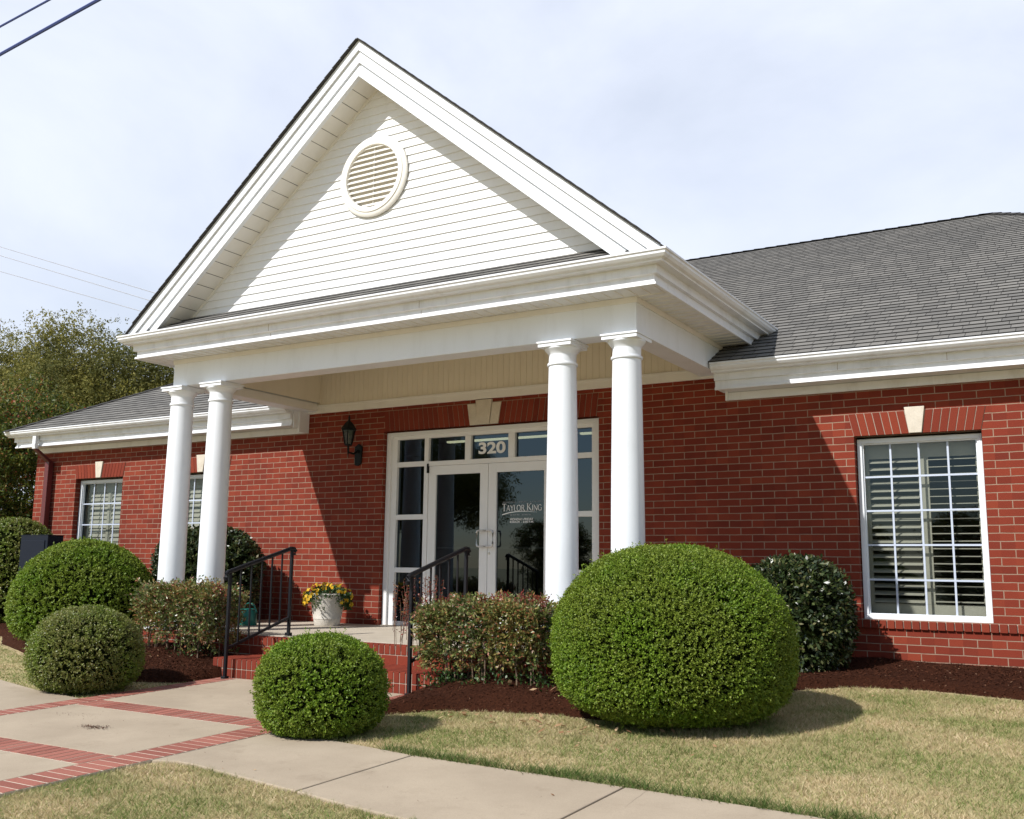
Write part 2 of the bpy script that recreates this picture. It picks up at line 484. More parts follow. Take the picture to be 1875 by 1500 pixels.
# ---- flat brick arches with keystones
def arch(x0, x1, z0, z1, splay, nside, key):
    mb = MB(); c = (x0 + x1) / 2
    yb, yf = -0.003, -0.009
    mb.prism([(x0, yb, z0), (x1, yb, z0), (x1 + splay, yb, z1), (x0 - splay, yb, z1)], (0, 0.05, 0), 1)
    kb, kt = key
    def edge(t, side):        # t: 0 keystone .. 1 end
        lo = c + side * (kb + (x1 - c - kb) * t); hi = c + side * (kt + (x1 + splay - c - kt) * t)
        return lo, hi
    for side in (-1, 1):
        for k in range(nside):
            g = 0.055
            a, b = edge((k + g) / nside, side); d, e = edge((k + 1 - g) / nside, side)
            mb.prism([(a, yf, z0), (d, yf, z0), (e, yf, z1 - 0.004), (b, yf, z1 - 0.004)], (0, 0.05, 0), 0)
    return mb
def win_parts(i, a, b):
    arch(a - 0.01, b + 0.01, ZLB, ZLT, 0.05, 7, (0.062, 0.100)).build('brick_arch', [M['loose'], M['mortar']], ROOT)
    c = (a + b) / 2
    k = MB(); k.prism([(c - 0.060, -0.028, ZLB + 0.002), (c + 0.060, -0.028, ZLB + 0.002), (c + 0.098, -0.028, ZLT + 0.032), (c - 0.098, -0.028, ZLT + 0.032)], (0, 0.06, 0))
    k.build('keystone', M['stone'], ROOT, bevel=0.004)
    s = MB(); xx = a - 0.47
    s.box(xx + 0.004, b + 0.56, -0.012, 0.02, ZWB - 0.078, ZWB - 0.004, 1)
    while xx < b + 0.56:
        s.box(xx + 0.005, xx + 0.0735, -0.026, 0.10, ZWB - 0.084, ZWB - 0.003); xx += 0.0785
    s.build('brick_sill', [M['loose'], M['mortar']], ROOT, bevel=0.003)
    # window
    y0 = REC
    f = MB(); t = 0.048
    for (p, q, r2, s2) in ((a, b, ZWT - t, ZWT), (a, b, ZWB, ZWB + t), (a, a + t, ZWB + t, ZWT - t), (b - t, b, ZWB + t, ZWT - t)):
        f.box(p, q, y0, y0 + 0.07, r2, s2)
    wf = f.build('window', M['white'], ROOT, bevel=0.004)
    ia, ib, iz0, iz1 = a + t, b - t, ZWB + t, ZWT - t
    f = MB()
    for (p, q, r2, s2) in ((ia, ib, iz1 - 0.012, iz1), (ia, ib, iz0, iz0 + 0.012), (ia, ia + 0.012, iz0 + 0.012, iz1 - 0.012), (ib - 0.012, ib, iz0 + 0.012, iz1 - 0.012)):
        f.box(p, q, y0 + 0.022, y0 + 0.06, r2, s2)
    f.build('sash', M['white'], wf)
    g = MB()
    for k2 in range(1, 4):
        xx = ia + (ib - ia) * k2 / 4; g.box(xx - 0.0095, xx + 0.0095, y0 + 0.036, y0 + 0.048, iz0, iz1)
    for k2 in range(1, 5):
        zz = iz0 + (iz1 - iz0) * k2 / 5 ; g.box(ia, ib, y0 + 0.034, y0 + 0.050, zz - 0.0095, zz + 0.0095)
    g.build('muntin_grid', M['muntin'], wf)
    p = MB(); p.poly([(ia, y0 + 0.053, iz0), (ib, y0 + 0.053, iz0), (ib, y0 + 0.053, iz1), (ia, y0 + 0.053, iz1)])
    p.build('pane', M['glass'], wf)
    # plantation shutter behind the glass
    ys = y0 + 0.14
    s = MB(); c = (ia + ib) / 2
    s.box(ia - 0.05, ib + 0.05, ys, ys + 0.03, ZWT - 0.20, ZWT + 0.02); s.box(ia - 0.05, ib + 0.05, ys, ys + 0.03, ZWB - 0.03, ZWB + 0.16)
    for xx, hw in ((ia - 0.01, 0.045), (ib + 0.01, 0.045), (c + 0.02, 0.05)): s.box(xx - hw, xx + hw, ys - 0.002, ys + 0.032, ZWB + 0.16, ZWT - 0.20)
    s.build('shutter_frame', M['shutter'], wf)
    s = MB(); nz = 20; zz0, zz1 = ZWB + 0.19, ZWT - 0.23
    closed = (i != 2)
    for k2 in range(nz):
        z = zz0 + (zz1 - zz0) * k2 / (nz - 1)
        for pa, pb, panel in ((ia + 0.035, c - 0.03, 0), (c + 0.07, ib - 0.035, 1)):
            an = math.radians(72 if closed else (22 if panel == 0 else 4))
            hw = 0.045; dy, dz = hw * math.cos(an), hw * math.sin(an); tn = 0.004
            yc = ys + 0.016
            s.hexa([(pa, yc - dy, z - dz - tn), (pb, yc - dy, z - dz - tn), (pb, yc + dy, z + dz - tn), (pa, yc + dy, z + dz - tn),
                    (pa, yc - dy, z - dz + tn), (pb, yc - dy, z - dz + tn), (pb, yc + dy, z + dz + tn), (pa, yc + dy, z + dz + tn)])
    if not closed: s.box(c + 0.27, c + 0.277, ys - 0.034, ys - 0.027, zz0, zz1)
    s.build('shutter_slat', M['shutter'], wf)
for i, (a, b) in enumerate(WINS): win_parts(i, a, b)

# ---- entrance
arch(DX0 + 0.02, DX1 - 0.02, DZT, 2.893, 0.03, 17, (0.215, 0.262)).build('brick_arch', [M['loose'], M['mortar']], ROOT)
DC = -0.388
kz1 = 2.885
for (p, q, r2, s2, zt, yy) in ((-0.215, -0.090, -0.260, -0.128, kz1, -0.022), (0.090, 0.215, 0.128, 0.260, kz1, -0.022), (-0.086, 0.086, -0.124, 0.124, 2.93, -0.036)):
    k = MB(); k.prism([(DC + p, yy, DZT + 0.004), (DC + q, yy, DZT + 0.004), (DC + s2, yy, zt), (DC + r2, yy, zt)], (0, 0.06, 0)); k.build('keystone', M['stone'], ROOT, bevel=0.004)

ENT = MB(); e = ENT; y0 = REC - 0.01
xf0, xf1 = DX0, DX1 - 0.012
# outer casing (two steps)
e.box(xf0, xf0 + 0.07, y0 - 0.015, y0 + 0.10, 0.0, DZT - 0.012); e.box(xf1 - 0.07, xf1, y0 - 0.015, y0 + 0.10, 0.0, DZT - 0.012); e.box(xf0 + 0.07, xf1 - 0.07, y0 - 0.015, y0 + 0.10, DZT - 0.062, DZT - 0.012)
yf = y0 + 0.02
def bar(x0, x1, z0, z1, dy=0.0): e.box(x0, x1, yf + dy, yf + 0.09, z0, z1)
bar(xf0 + 0.07, -1.862, 0.0, DZT - 0.062); bar(1.108, xf1 - 0.07, 0, DZT - 0.062)
bar(-1.862, 1.108, 2.494, DZT - 0.062)
bar(-1.405, -1.338, 0, 2.494); bar(0.562, 0.629, 0, 2.494)
bar(-1.338, 0.562, 2.114, 2.176)
bar(-0.750, -0.662, 2.176, 2.494); bar(-0.085, 0.012, 2.176, 2.494)
for sx0, sx1 in ((-1.862, -1.405), (0.629, 1.108)):
    for zz0, zz1 in ((2.118, 2.185), (1.402, 1.470), (0.696, 0.762), (0.0, 0.054)): bar(sx0, sx1, zz0, zz1, 0.004)
ent = ENT.build('entrance', M['alu'], ROOT, bevel=0.003)
PANES = [(-1.862, -1.405, 2.185, 2.494), (-1.338, -0.750, 2.176, 2.494), (-0.662, -0.085, 2.176, 2.494), (0.012, 0.562, 2.176, 2.494), (0.629, 1.108, 2.185, 2.494)]
for sx0, sx1 in ((-1.862, -1.405), (0.629, 1.108)):
    PANES += [(sx0, sx1, 1.470, 2.118), (sx0, sx1, 0.762, 1.402), (sx0, sx1, 0.054, 0.696)]
for a, b, c, d in PANES:
    p = MB(); p.poly([(a, yf + 0.05, c), (b, yf + 0.05, c), (b, yf + 0.05, d), (a, yf + 0.05, d)]); p.build('pane', M['dark_glass'], ent)
def leaf(x0, x1, hs):
    d = MB(); st = 0.125; zb, zt = 0.010, 2.111
    g0, g1 = x0 + st, x1 - st
    d.box(x0 + 0.003, g0, yf + 0.012, yf + 0.062, zb, zt); d.box(g1, x1 - 0.003, yf + 0.012, yf + 0.062, zb, zt)
    d.box(g0, g1, yf + 0.012, yf + 0.062, zt - 0.118, zt); d.box(g0, g1, yf + 0.012, yf + 0.062, zb, 0.27)
    dl = d.build('door_leaf', M['alu'], ent, bevel=0.003)
    return g0, g1
gl = [leaf(-1.338, -0.388, 1), leaf(-0.388, 0.562, -1)]
for g0, g1 in gl:
    p = MB(); p.poly([(g0, yf + 0.04, 0.27), (g1, yf + 0.04, 0.27), (g1, yf + 0.04, 1.993), (g0, yf + 0.04, 1.993)]); p.build('pane', M['dark_glass'], ent)
    p = MB(); p.box(g0, g1, yf + 0.075, yf + 0.105, 1.015, 1.04); p.build('push_bar', M['nickel'], ent)
for sx, xo in ((-1, -0.405), (1, -0.371)):
    h = MB(); xx = xo; x2 = xo + sx * 0.105; yh = yf - 0.055
    h.tube([(xx, yf + 0.012, 1.243), (xx, yh + 0.02, 1.243), (xx + sx * 0.01, yh, 1.243), (x2 - sx * 0.03, yh, 1.243), (x2 - sx * 0.008, yh, 1.236), (x2, yh, 1.212), (x2, yh, 1.071), (x2 - sx * 0.008, yh, 1.047), (x2 - sx * 0.03, yh, 1.04), (xx + sx * 0.01, yh, 1.04), (xx, yh + 0.02, 1.04), (xx, yf + 0.012, 1.04)], 0.0125, 10)
    h.build('door_handle', M['nickel'], ent, smooth=True)
k = MB(); k.tube([(-0.358, yf + 0.012, 0.955), (-0.358, yf - 0.004, 0.955)], 0.016, 14); k.build('lock_cylinder', M['nickel'], ent)
k = MB(); k.box(-1.352, -1.326, yf - 0.012, yf + 0.012, 2.02, 2.145); k.build('door_hinge', M['lantern'], ent)

def text(name, s, x0, x1, z0, z1, y, matl, parent, bold=0.0, shear=0.0):
    cu = bpy.data.curves.new(name, 'FONT'); cu.body = s; cu.size = 1.0; cu.offset = bold; cu.shear = shear; cu.fill_mode = 'FRONT' if hasattr(cu, 'fill_mode') else 'BOTH'
    o = bpy.data.objects.new(name, cu); COL.objects.link(o)
    dg = bpy.context.evaluated_depsgraph_get()
    me = bpy.data.meshes.new_from_object(o.evaluated_get(dg)); bpy.data.objects.remove(o)
    co = np.empty(len(me.vertices) * 3); me.vertices.foreach_get('co', co); co = co.reshape(-1, 3)
    mn, mx = co.min(0), co.max(0)
    X = x0 + (co[:, 0] - mn[0]) / (mx[0] - mn[0]) * (x1 - x0); Z = z0 + (co[:, 1] - mn[1]) / (mx[1] - mn[1]) * (z1 - z0)
    me.vertices.foreach_set('co', np.stack([X, np.full(len(X), y), Z], 1).reshape(-1)); me.materials.clear(); me.materials.append(matl); me.update()
    return link(name, me, parent)
text('house_number', '320', -0.565, -0.15, 2.240, 2.396, yf + 0.044, M['decal'], ent, bold=0.035)
yl = yf + 0.034
text('door_lettering', 'PERSONAL   INJURY   LAWYERS', -0.173, 0.407, 1.590, 1.610, yl, M['decal_dim'], ent)
text('door_lettering', 'MONDAY-FRIDAY', -0.062, 0.278, 1.371, 1.399, yl, M['decal'], ent, bold=0.02)
text('door_lettering', '8:00A.M. - 5:00 P.M.', -0.066, 0.282, 1.338, 1.364, yl, M['decal'], ent, bold=0.02)
# serif name line, each glyph as strokes with contrast and serifs
def serif_line():
    mb = MB()
    TH, TN = 0.135, 0.075
    G = {  # strokes in a unit cell: (x0,y0,x1,y1,width); serifs (cx,y,halfwidth)
        'T': (0.78, [(0.39, 0, 0.39, 1, TH), (0.02, 0.965, 0.76, 0.965, TN)], [(0.39, 0, 0.17)]),
        'A': (0.86, [(0.08, 0, 0.42, 1, TN), (0.44, 1, 0.78, 0, TH), (0.2, 0.34, 0.64, 0.34, TN)], [(0.08, 0, 0.11), (0.78, 0, 0.13)]),
        'Y': (0.80, [(0.08, 1, 0.40, 0.45, TH), (0.72, 1, 0.42, 0.45, TN), (0.41, 0, 0.41, 0.5, TH)], [(0.41, 0, 0.16), (0.1, 1, 0.13), (0.7, 1, 0.1)]),
        'L': (0.66, [(0.16, 0, 0.16, 1, TH), (0.1, 0.035, 0.62, 0.035, TN)], [(0.16, 1, 0.14)]),
        'O': (0.96, 'O', []),
        'R': (0.84, 'R', [(0.16, 0, 0.14)]),
        'K': (0.90, [(0.16, 0, 0.16, 1, TH), (0.74, 1, 0.24, 0.48, TN), (0.3, 0.56, 0.8, 0.0, TH)], [(0.16, 0, 0.15), (0.16, 1, 0.15), (0.74, 1, 0.12), (0.8, 0, 0.1)]),
        'I': (0.38, [(0.18, 0, 0.18, 1, TH)], [(0.18, 0, 0.15), (0.18, 1, 0.15)]),
        'N': (0.92, [(0.12, 0, 0.12, 1, TN), (0.10, 1, 0.78, 0, TH), (0.78, 0, 0.78, 1, TN)], [(0.12, 0, 0.13), (0.1, 1, 0.1), (0.78, 1, 0.13)]),
        'G': (0.94, 'G', [])}
    items = [('T', 1.0), ('A', .8), ('Y', .8), ('L', .8), ('O', .8), ('R', .8), (' ', .8), ('K', 1.0), ('I', .8), ('N', .8), ('G', .8)]
    tot = sum((0.34 if c == ' ' else G[c][0] * s) for c, s in items)
    S = 0.586 / tot; zb = 1.490; x = -0.186; zs = 0.093
    def quad(x0, z0, x1, z1, wd, ox, sc):
        d = Vector((x1 - x0, z1 - z0)).normalized(); nn = Vector((-d.y, d.x)) * wd / 2
        pts = [(x0 + nn.x, z0 + nn.y), (x0 - nn.x, z0 - nn.y), (x1 - nn.x, z1 - nn.y), (x1 + nn.x, z1 + nn.y)]
        mb.poly([(ox + px * S * sc, yl, zb + pz * zs * sc) for px, pz in pts])
    def arc(cx, cz, rx, rz, a0, a1, ox, sc, n=22):
        for k in range(n):
            t0, t1 = math.radians(a0 + (a1 - a0) * k / n), math.radians(a0 + (a1 - a0) * (k + 1) / n)
            wd = lambda t: TN * 0.9 + (TH * 1.05 - TN) * abs(math.cos(t))
            P = []
            for t, sg in ((t0, 1), (t1, 1), (t1, -1), (t0, -1)):
                q = wd(t) / 2 * sg; P.append((cx + (rx + q) * math.cos(t), cz + (rz + q) * math.sin(t)))
            mb.poly([(ox + px * S * sc, yl, zb + pz * zs * sc) for px, pz in P])
    for c, s in items:
        if c == ' ': x += 0.34 * S; continue
        wd, st, se = G[c]
        if st == 'O': arc(0.46, 0.5, 0.40, 0.47, 0, 360, x, s, 36)
        elif st == 'G':
            arc(0.46, 0.5, 0.40, 0.47, 40, 330, x, s, 30); quad(0.80, 0.05, 0.80, 0.45, TH, x, s); quad(0.62, 0.45, 0.92, 0.45, TN * 0.8, x, s)
        elif st == 'R':
            quad(0.16, 0, 0.16, 1, TH, x, s); quad(0.1, 0.965, 0.42, 0.965, TN, x, s); quad(0.16, 0.5, 0.42, 0.5, TN, x, s)
            arc(0.40, 0.735, 0.22, 0.23, -90, 90, x, s, 14); quad(0.38, 0.5, 0.80, 0.0, TH, x, s)
        else:
            for q in st: quad(*q, x, s)
        for cx, cz, hw in se: quad(cx - hw, cz + (0.02 if cz == 0 else -0.02), cx + hw, cz + (0.02 if cz == 0 else -0.02), 0.05, x, s)
        x += wd * S * s
    # swoosh under the name
    P = [(-0.184, 1.444, 0.013), (-0.08, 1.468, 0.012), (0.02, 1.481, 0.011), (0.10, 1.484, 0.009), (0.20, 1.481, 0.006), (0.322, 1.470, 0.002)]
    for (a, b, wa), (c, d, wb) in zip(P[:-1], P[1:]):
        mb.poly([(a, yl, b - wa / 2), (c, yl, d - wb / 2), (c, yl, d + wb / 2), (a, yl, b + wa / 2)])
    return mb
serif_line().build('door_lettering', M['decal'], ent)
mb = MB(); xx = -0.068     # line too small to read in the photo: only its word shapes
for wdt in (0.030, 0.045, 0.040, -0.03, 0.022, 0.045, 0.042):
    if wdt < 0: xx += 0.022; continue
    k = 0
    while k * 0.0085 < wdt:
        hh = 0.011 if k else 0.014
        mb.poly([(xx + k * 0.0085, yl, 1.434), (xx + k * 0.0085 + 0.006, yl, 1.434), (xx + k * 0.0085 + 0.006, yl, 1.434 + hh), (xx + k * 0.0085, yl, 1.434 + hh)]); k += 1
    xx += wdt + 0.014
mb.build('door_lettering', M['decal_dim'], ent)

# ---- porch: beam, ceiling, inner panels
TB = 0.25
b = MB()
yb1 = YB + TB
b.box(XBL, XBR, YB, yb1, ZBB, ZBT)
b.box(XBL, XBL + TB, yb1, 0.12, ZBB, ZBT); b.box(XBR - TB, XBR, yb1, 0.12, ZBB, ZBT)
b.build('porch_beam', M['white'], ROOT, bevel=0.004)
b = MB()          # beaded panels above the frieze and on the beams' inner faces, ceiling
def beaded(p0, p1, z0, z1, nrm):
    p0, p1, nrm = Vector(p0), Vector(p1), Vector(nrm); L = (p1 - p0).length; n = int(L / 0.085)
    for k in range(n):
        a = p0.lerp(p1, (k + 0.06) / n); c = p0.lerp(p1, (k + 0.94) / n); d = p0.lerp(p1, (k + 1.06) / n)
        up = Vector((0, 0, z1 - z0))
        b.poly([a + nrm * 0.006, c + nrm * 0.006, c + nrm * 0.006 + up, a + nrm * 0.006 + up])
        b.poly([c + nrm * 0.006, c.lerp(d, 0.5), c.lerp(d, 0.5) + up, c + nrm * 0.006 + up]); b.poly([c.lerp(d, 0.5), d + nrm * 0.006, d + nrm * 0.006 + up, c.lerp(d, 0.5) + up])
beaded((XBL + TB, -0.02, 3.05), (XBR - TB, -0.02, 3.05), 3.05, 3.56, (0, -1, 0))
b.poly([(XBL + TB + 0.05, 0.0, 3.09), (XBL + TB + 0.05, yb1 + .03, 3.09), (XBL + TB + 0.05, yb1 + .03, 3.56), (XBL + TB + 0.05, 0.0, 3.56)])
b.poly([(XBR - TB - 0.05, 0.0, 3.09), (XBR - TB - 0.05, yb1 + .03, 3.09), (XBR - TB - 0.05, yb1 + .03, 3.56), (XBR - TB - 0.05, 0.0, 3.56)])
b.poly([(XBL + TB, yb1 + .03, 3.09), (XBR - TB, yb1 + .03, 3.09), (XBR - TB, yb1 + .03, 3.56), (XBL + TB, yb1 + .03, 3.56)])
b.poly([(XBL + 0.05, YB + 0.05, 3.56), (XBR - 0.05, YB + 0.05, 3.56), (XBR - 0.05, 0.05, 3.56), (XBL + 0.05, 0.05, 3.56)])
b.build('porch_ceiling', M['cream'], ROOT)
b = MB()
b.box(XBL, XBR + 0.03, -0.035, 0.012, 2.941, 3.045); b.box(XBL + TB, XBL + TB + 0.022, yb1, -0.035, ZBB + 0.004, 3.085)
b.box(XBL + TB + .022, XBR - TB, -0.045, -0.035, 3.03, 3.06)
b.build('porch_frieze', M['soffit'], ROOT, bevel=0.003)

# ---- cornice profile (offset from beam / wall face, height below gutter top)
def cornice(zt, og, soff, back):
    """gutter lip, ogee, stepped fascia, soffit"""
    return [(og, zt), (og, zt - 0.018), (og - 0.012, zt - 0.026), (og - 0.014, zt - 0.048), (og - 0.034, zt - 0.072), (og - 0.062, zt - 0.086), (og - 0.066, zt - 0.100),
            (og - 0.150, zt - 0.102), (og - 0.150, zt - 0.178), (og - 0.186, zt - 0.182), (og - 0.186, zt - 0.246), (og - 0.170, zt - 0.252),
            (og - 0.166, soff - 0.004), (og - 0.170, soff - 0.008), (og - 0.195, soff - 0.008), (og - 0.195, soff + 0.006), (back, soff + 0.006), (back, zt - 0.02), (og - 0.13, zt - 0.02), (og - 0.128, zt - 0.006), (og - 0.012, zt - 0.006), (og - 0.012, zt)]
ZS = ZBT
c = MB()
YEND = 0.76
c.sweep([lambda o: (XBR + o, YEND), lambda o: (XBR + o, YB - o), lambda o: (XBL - o, YB - o), lambda o: (XBL - o, YEND)], cornice(ZPG, OP, ZS, -0.05))
c.build('porch_cornice', M['trim'], ROOT)
# joint lines of the vinyl soffit (thin ribs) and trim strip at the top of the beam
c = MB()
c.box(XBL - 0.004, XBR + 0.012, YB - 0.012, YB - 0.001, ZS - 0.05, ZS + 0.004)
c.box(XBR + 0.001, XBR + 0.012, YB - 0.001, 0.02, ZS - 0.05, ZS + 0.004)
x = XBL - OP + 0.2
while x < XBR + OP - 0.2:
    c.box(x, x + 0.006, YB - OP + 0.197, YB - 0.013, ZS + 0.000, ZS + 0.012); x += 0.13
y = YB
while y < 0.1:
    c.box(XBR + 0.013, XBR + OP - 0.197, y, y + 0.006, ZS, ZS + 0.012); y += 0.13
c.build('soffit_trim', M['soffit'], ROOT)
g = MB(); g.box(XBR + OP - 0.07, XBR + OP - 0.02, YEND - 0.12, YEND - 0.05, ZPG - 0.18, ZPG - 0.10); g.build('gutter_outlet', M['trim'], ROOT, bevel=0.01)
# seams of the gutter and fascia boards
for xs in (-1.55, 0.55):
    s = MB(); s.box(xs, xs + 0.004, YB - OP + 0.148, YB - OP + 0.151, ZPG - 0.178, ZPG - 0.102); s.box(xs + .002, xs + 0.006, YB - OP + 0.184, YB - OP + 0.187, ZPG - 0.245, ZPG - 0.196)
    s.build('fascia_seam', M['mortar'], ROOT)

# ---- main eaves
def eave(x0, x1, name, ends):
    c = MB(); pr = cornice(ZG, EG, 2.755, -0.03)
    c.sweep([lambda o, x0=x0: (x0(o), -o), lambda o, x1=x1: (x1(o), -o)], pr)
    e = c.build(name, M['trim'], ROOT)
    return e
eave(lambda o: XBR + 0.02, lambda o: XE + o, 'eave_cornice', 0)
eave(lambda o: XC - o * 0.66, lambda o: XBL + 0.03 if o > 0.3 else XBL + .03, 'eave_cornice', 0)
f = MB()
f.box(XBR + 0.05, XE, -0.03, 0.01, ZF, 2.757); f.box(XBR + 0.05, XBR + 0.08, -0.045, 0.01, ZF - 0.002, 2.94)
f.build('eave_frieze', M['trim'], ROOT, bevel=0.002)
f = MB(); f.box(XC - 0.03, XBL + 0.09, -0.03, 0.01, ZF, 2.757); f.box(XBL + 0.06, XBL + 0.092, -0.20, 0.01, ZF - 0.002, 2.966); f.box(XBL + 0.035, XBL + 0.06, -0.28, -0.03, 2.72, 2.966)
f.build('eave_frieze', M['trim'], ROOT, bevel=0.002)
for xs in (4.15, 5.2, 6.2):
    s = MB(); s.box(xs, xs + 0.004, -EG + 0.148, -EG + 0.151, ZG - 0.178, ZG - 0.102)
    s.build('fascia_seam', M['mortar'], ROOT)

# ---- main hip roof, laid in shingle courses
SL = 0.521; YR = 6.0; RUN = YR + EG
cs = math.sqrt(1 + SL * SL)
XGL, XGR = XC - EG * 0.66 , XE + EG
roof = MB()
STEP = 0.143
nrow = int(RUN * cs / STEP) + 1
ax = Vector((0, 1 / cs, SL / cs)); nn = Vector((0, -SL / cs, 1 / cs))
base = Vector((0, -EG + 0.02, ZG - 0.004 + 0.02 * SL))
for k in range(nrow):
    s0, s1 = k * STEP, min((k + 1) * STEP, RUN * cs)
    d0, d1 = s0 / cs, s1 / cs
    yl0 = base.y + d0
    segs = [(XGL + d0, XGR - d0, XGL + d1, XGR - d1)]
    if yl0 < 0.02:
        segs = [(XGL + d0, XBL + 0.005, XGL + d1, XBL + 0.005), (XBR - 0.005, XGR - d0, XBR - 0.005, XGR - d1)]
    for a0, b0, a1, b1 in segs:
        lo = base + ax * s0 + nn * 0.011; hi = base + ax * s1 + nn * 0.001; lw = base + ax * s0 - nn * 0.004
        off = (k * 0.731) % 1.0
        roof.poly([(a0, lo.y, lo.z), (b0, lo.y, lo.z), (b1, hi.y, hi.z), (a1, hi.y, hi.z)], 0, [(a0 + off, s0), (b0 + off, s0), (b1 + off, s1), (a1 + off, s1)])
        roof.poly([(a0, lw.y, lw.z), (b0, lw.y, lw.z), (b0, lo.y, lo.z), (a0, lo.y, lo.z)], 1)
ZRG = base.z + RUN * SL - 0.02 * SL
roof.poly([(XGL, -EG, ZG - 0.012), (XGL + RUN, YR, ZRG), (XGL, YR + RUN, ZG - 0.012)], 0, [(0, 0), (RUN, RUN * cs), (2 * RUN, 0)])
roof.poly([(XGR, -EG, ZG - 0.012), (XGR, YR + RUN, ZG - 0.012), (XGR - RUN, YR, ZRG)], 0, [(0, 0), (2 * RUN, 0), (RUN, RUN * cs)])
roof.poly([(XGL, YR + RUN, ZG - .012), (XGL + RUN, YR, ZRG), (XGR - RUN, YR, ZRG), (XGR, YR + RUN, ZG - .012)], 0, [(0, 0), (RUN, RUN * cs), (3 * RUN, RUN * cs), (4 * RUN, 0)])
M['shadow_line'] = mat('shingle_edge_shade', (0.035, 0.034, 0.033), 0.95, 0.1)  # course edges coloured dark, a painted shadow line under each row
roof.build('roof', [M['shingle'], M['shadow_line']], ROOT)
rc = MB()          # hip and ridge caps
def caps(p, q):
    p, q = Vector(p), Vector(q); L = (q - p).length; n = int(L / 0.2); t = (q - p) / n
    side = t.cross(Vector((0, 0, 1))).normalized()
    for k in range(n):
        a = p + t * k; b2 = p + t * (k + 1.02); u0, u1 = Vector((0, 0, 0.022)), Vector((0, 0, 0.012))
        dn = Vector((0, 0, -0.045))
        rc.poly([a + u0 - side * 0.13 + dn, a + u0, b2 + u1, b2 + u1 - side * 0.13 + dn]); rc.poly([a + u0, a + u0 + side * 0.13 + dn, b2 + u1 + side * 0.13 + dn, b2 + u1])
caps((XGL, -EG, ZG), (XGL + RUN, YR, ZRG)); caps((XGR, -EG, ZG), (XGR - RUN, YR, ZRG)); caps((XGL + RUN, YR, ZRG), (XGR - RUN, YR, ZRG))
rc.build('ridge_cap', M['shingle'], ROOT)

# ---- gable over the porch
YS, YF = YB - 0.005, -2.80
ZPK, SLG = 6.575, 0.8286
HR = 3.56
gs = MB()          # clapboard siding (real laps)
z = 3.80; apexz = ZPK - 0.40
lap = 0.098
while z < apexz:
    z2 = min(z + lap, apexz)
    h0 = (apexz - z) / SLG + 0.02; h1 = max((apexz - z2) / SLG + 0.02, 0.0)
    zc = z + 0.030; hc = (apexz - zc) / SLG + .02
    # dutch lap: lower flat, upper cove
    if zc < z2:
        gs.poly([(XP - h0, YS - 0.020, z), (XP + h0, YS - 0.020, z), (XP + h1, YS - 0.006, z2), (XP - h1, YS - 0.006, z2)])
        gs.poly([(XP - h0, YS - 0.004, z), (XP + h0, YS - 0.004, z), (XP + h0, YS - 0.020, z), (XP - h0, YS - 0.020, z)])
    z += lap
gs.poly([(XP - 2.98, YS, 3.76), (XP + 2.98, YS, 3.76), (XP, YS, apexz)])
gs.build('gable_siding', M['siding'], ROOT)
gr = MB()          # two roof slabs with shingle thickness
ZCLIP = 3.585
for sg in (-1, 1):
    xe = XP + sg * (HR + 0.085); ze = ZPK + 0.012 - SLG * (HR + 0.085)
    for y1, top, bot in (((7.5), 0.016, 0.002),):
        gr.hexa([(XP, YF - 0.03, ZPK + bot), (xe, YF - 0.03, ze + bot - 0.012), (xe, y1, ze + bot - 0.012), (XP, y1, ZPK + bot),
                 (XP, YF - 0.03, ZPK + top), (xe, YF - 0.03, ze + top - 0.012), (xe, y1, ze + top - 0.012), (XP, y1, ZPK + top)])
    # ragged butt edges of the shingles along the rake
    n = 32
    for k in range(n - 1):
        t = (k + 0.5) / n; cx = XP + sg * HR * t; cz = ZPK - SLG * HR * t
        d = Vector((sg, 0, -SLG)).normalized() * 0.07; up = Vector((sg * SLG, 0, 1)).normalized()
        a = Vector((cx, YF - 0.036, cz)) + up * 0.010
        gr.prism([a - d, a + d, a + d + up * 0.013, a - d + up * 0.006], (0, 0.3, 0))
gr.build('gable_roof', M['shingle'], ROOT)
rk = MB()          # stepped rake boards
def rakeband(d0, d1, y0, y1):
    """vertical depths d0..d1 under the roof line"""
    for sg in (-1, 1):
        def X(d, z): return (ZPK - d - z) / SLG
        xo = min(HR, X(d0, ZCLIP)); zo = ZPK - d0 - SLG * xo
        pts = [(XP, ZPK - d0), (XP + sg * xo, zo)]
        if zo > ZCLIP + 1e-4: pts.append((XP + sg * xo, max(ZCLIP, ZPK - d1 - SLG * xo)))
        xi = X(d1, ZCLIP)
        if xi < xo: pts.append((XP + sg * xi, ZCLIP))
        pts.append((XP, ZPK - d1))
        rk.prism([(px, y0, pz) for px, pz in pts], (0, y1 - y0, 0))
rakeband(0.000, 0.115, YF, YF + 0.09)
rakeband(0.118, 0.255, YF + 0.022, YF + 0.09)
rakeband(0.258, 0.285, YF + 0.050, YF + 0.09)
rakeband(0.288, 0.392, YF + 0.036, YF + 0.09)
rakeband(0.385, 0.415, YF + 0.022, YF + 0.034)
rk.build('rake_trim', M['white'], ROOT)
rs = MB()          # sloping soffit panels behind the rake
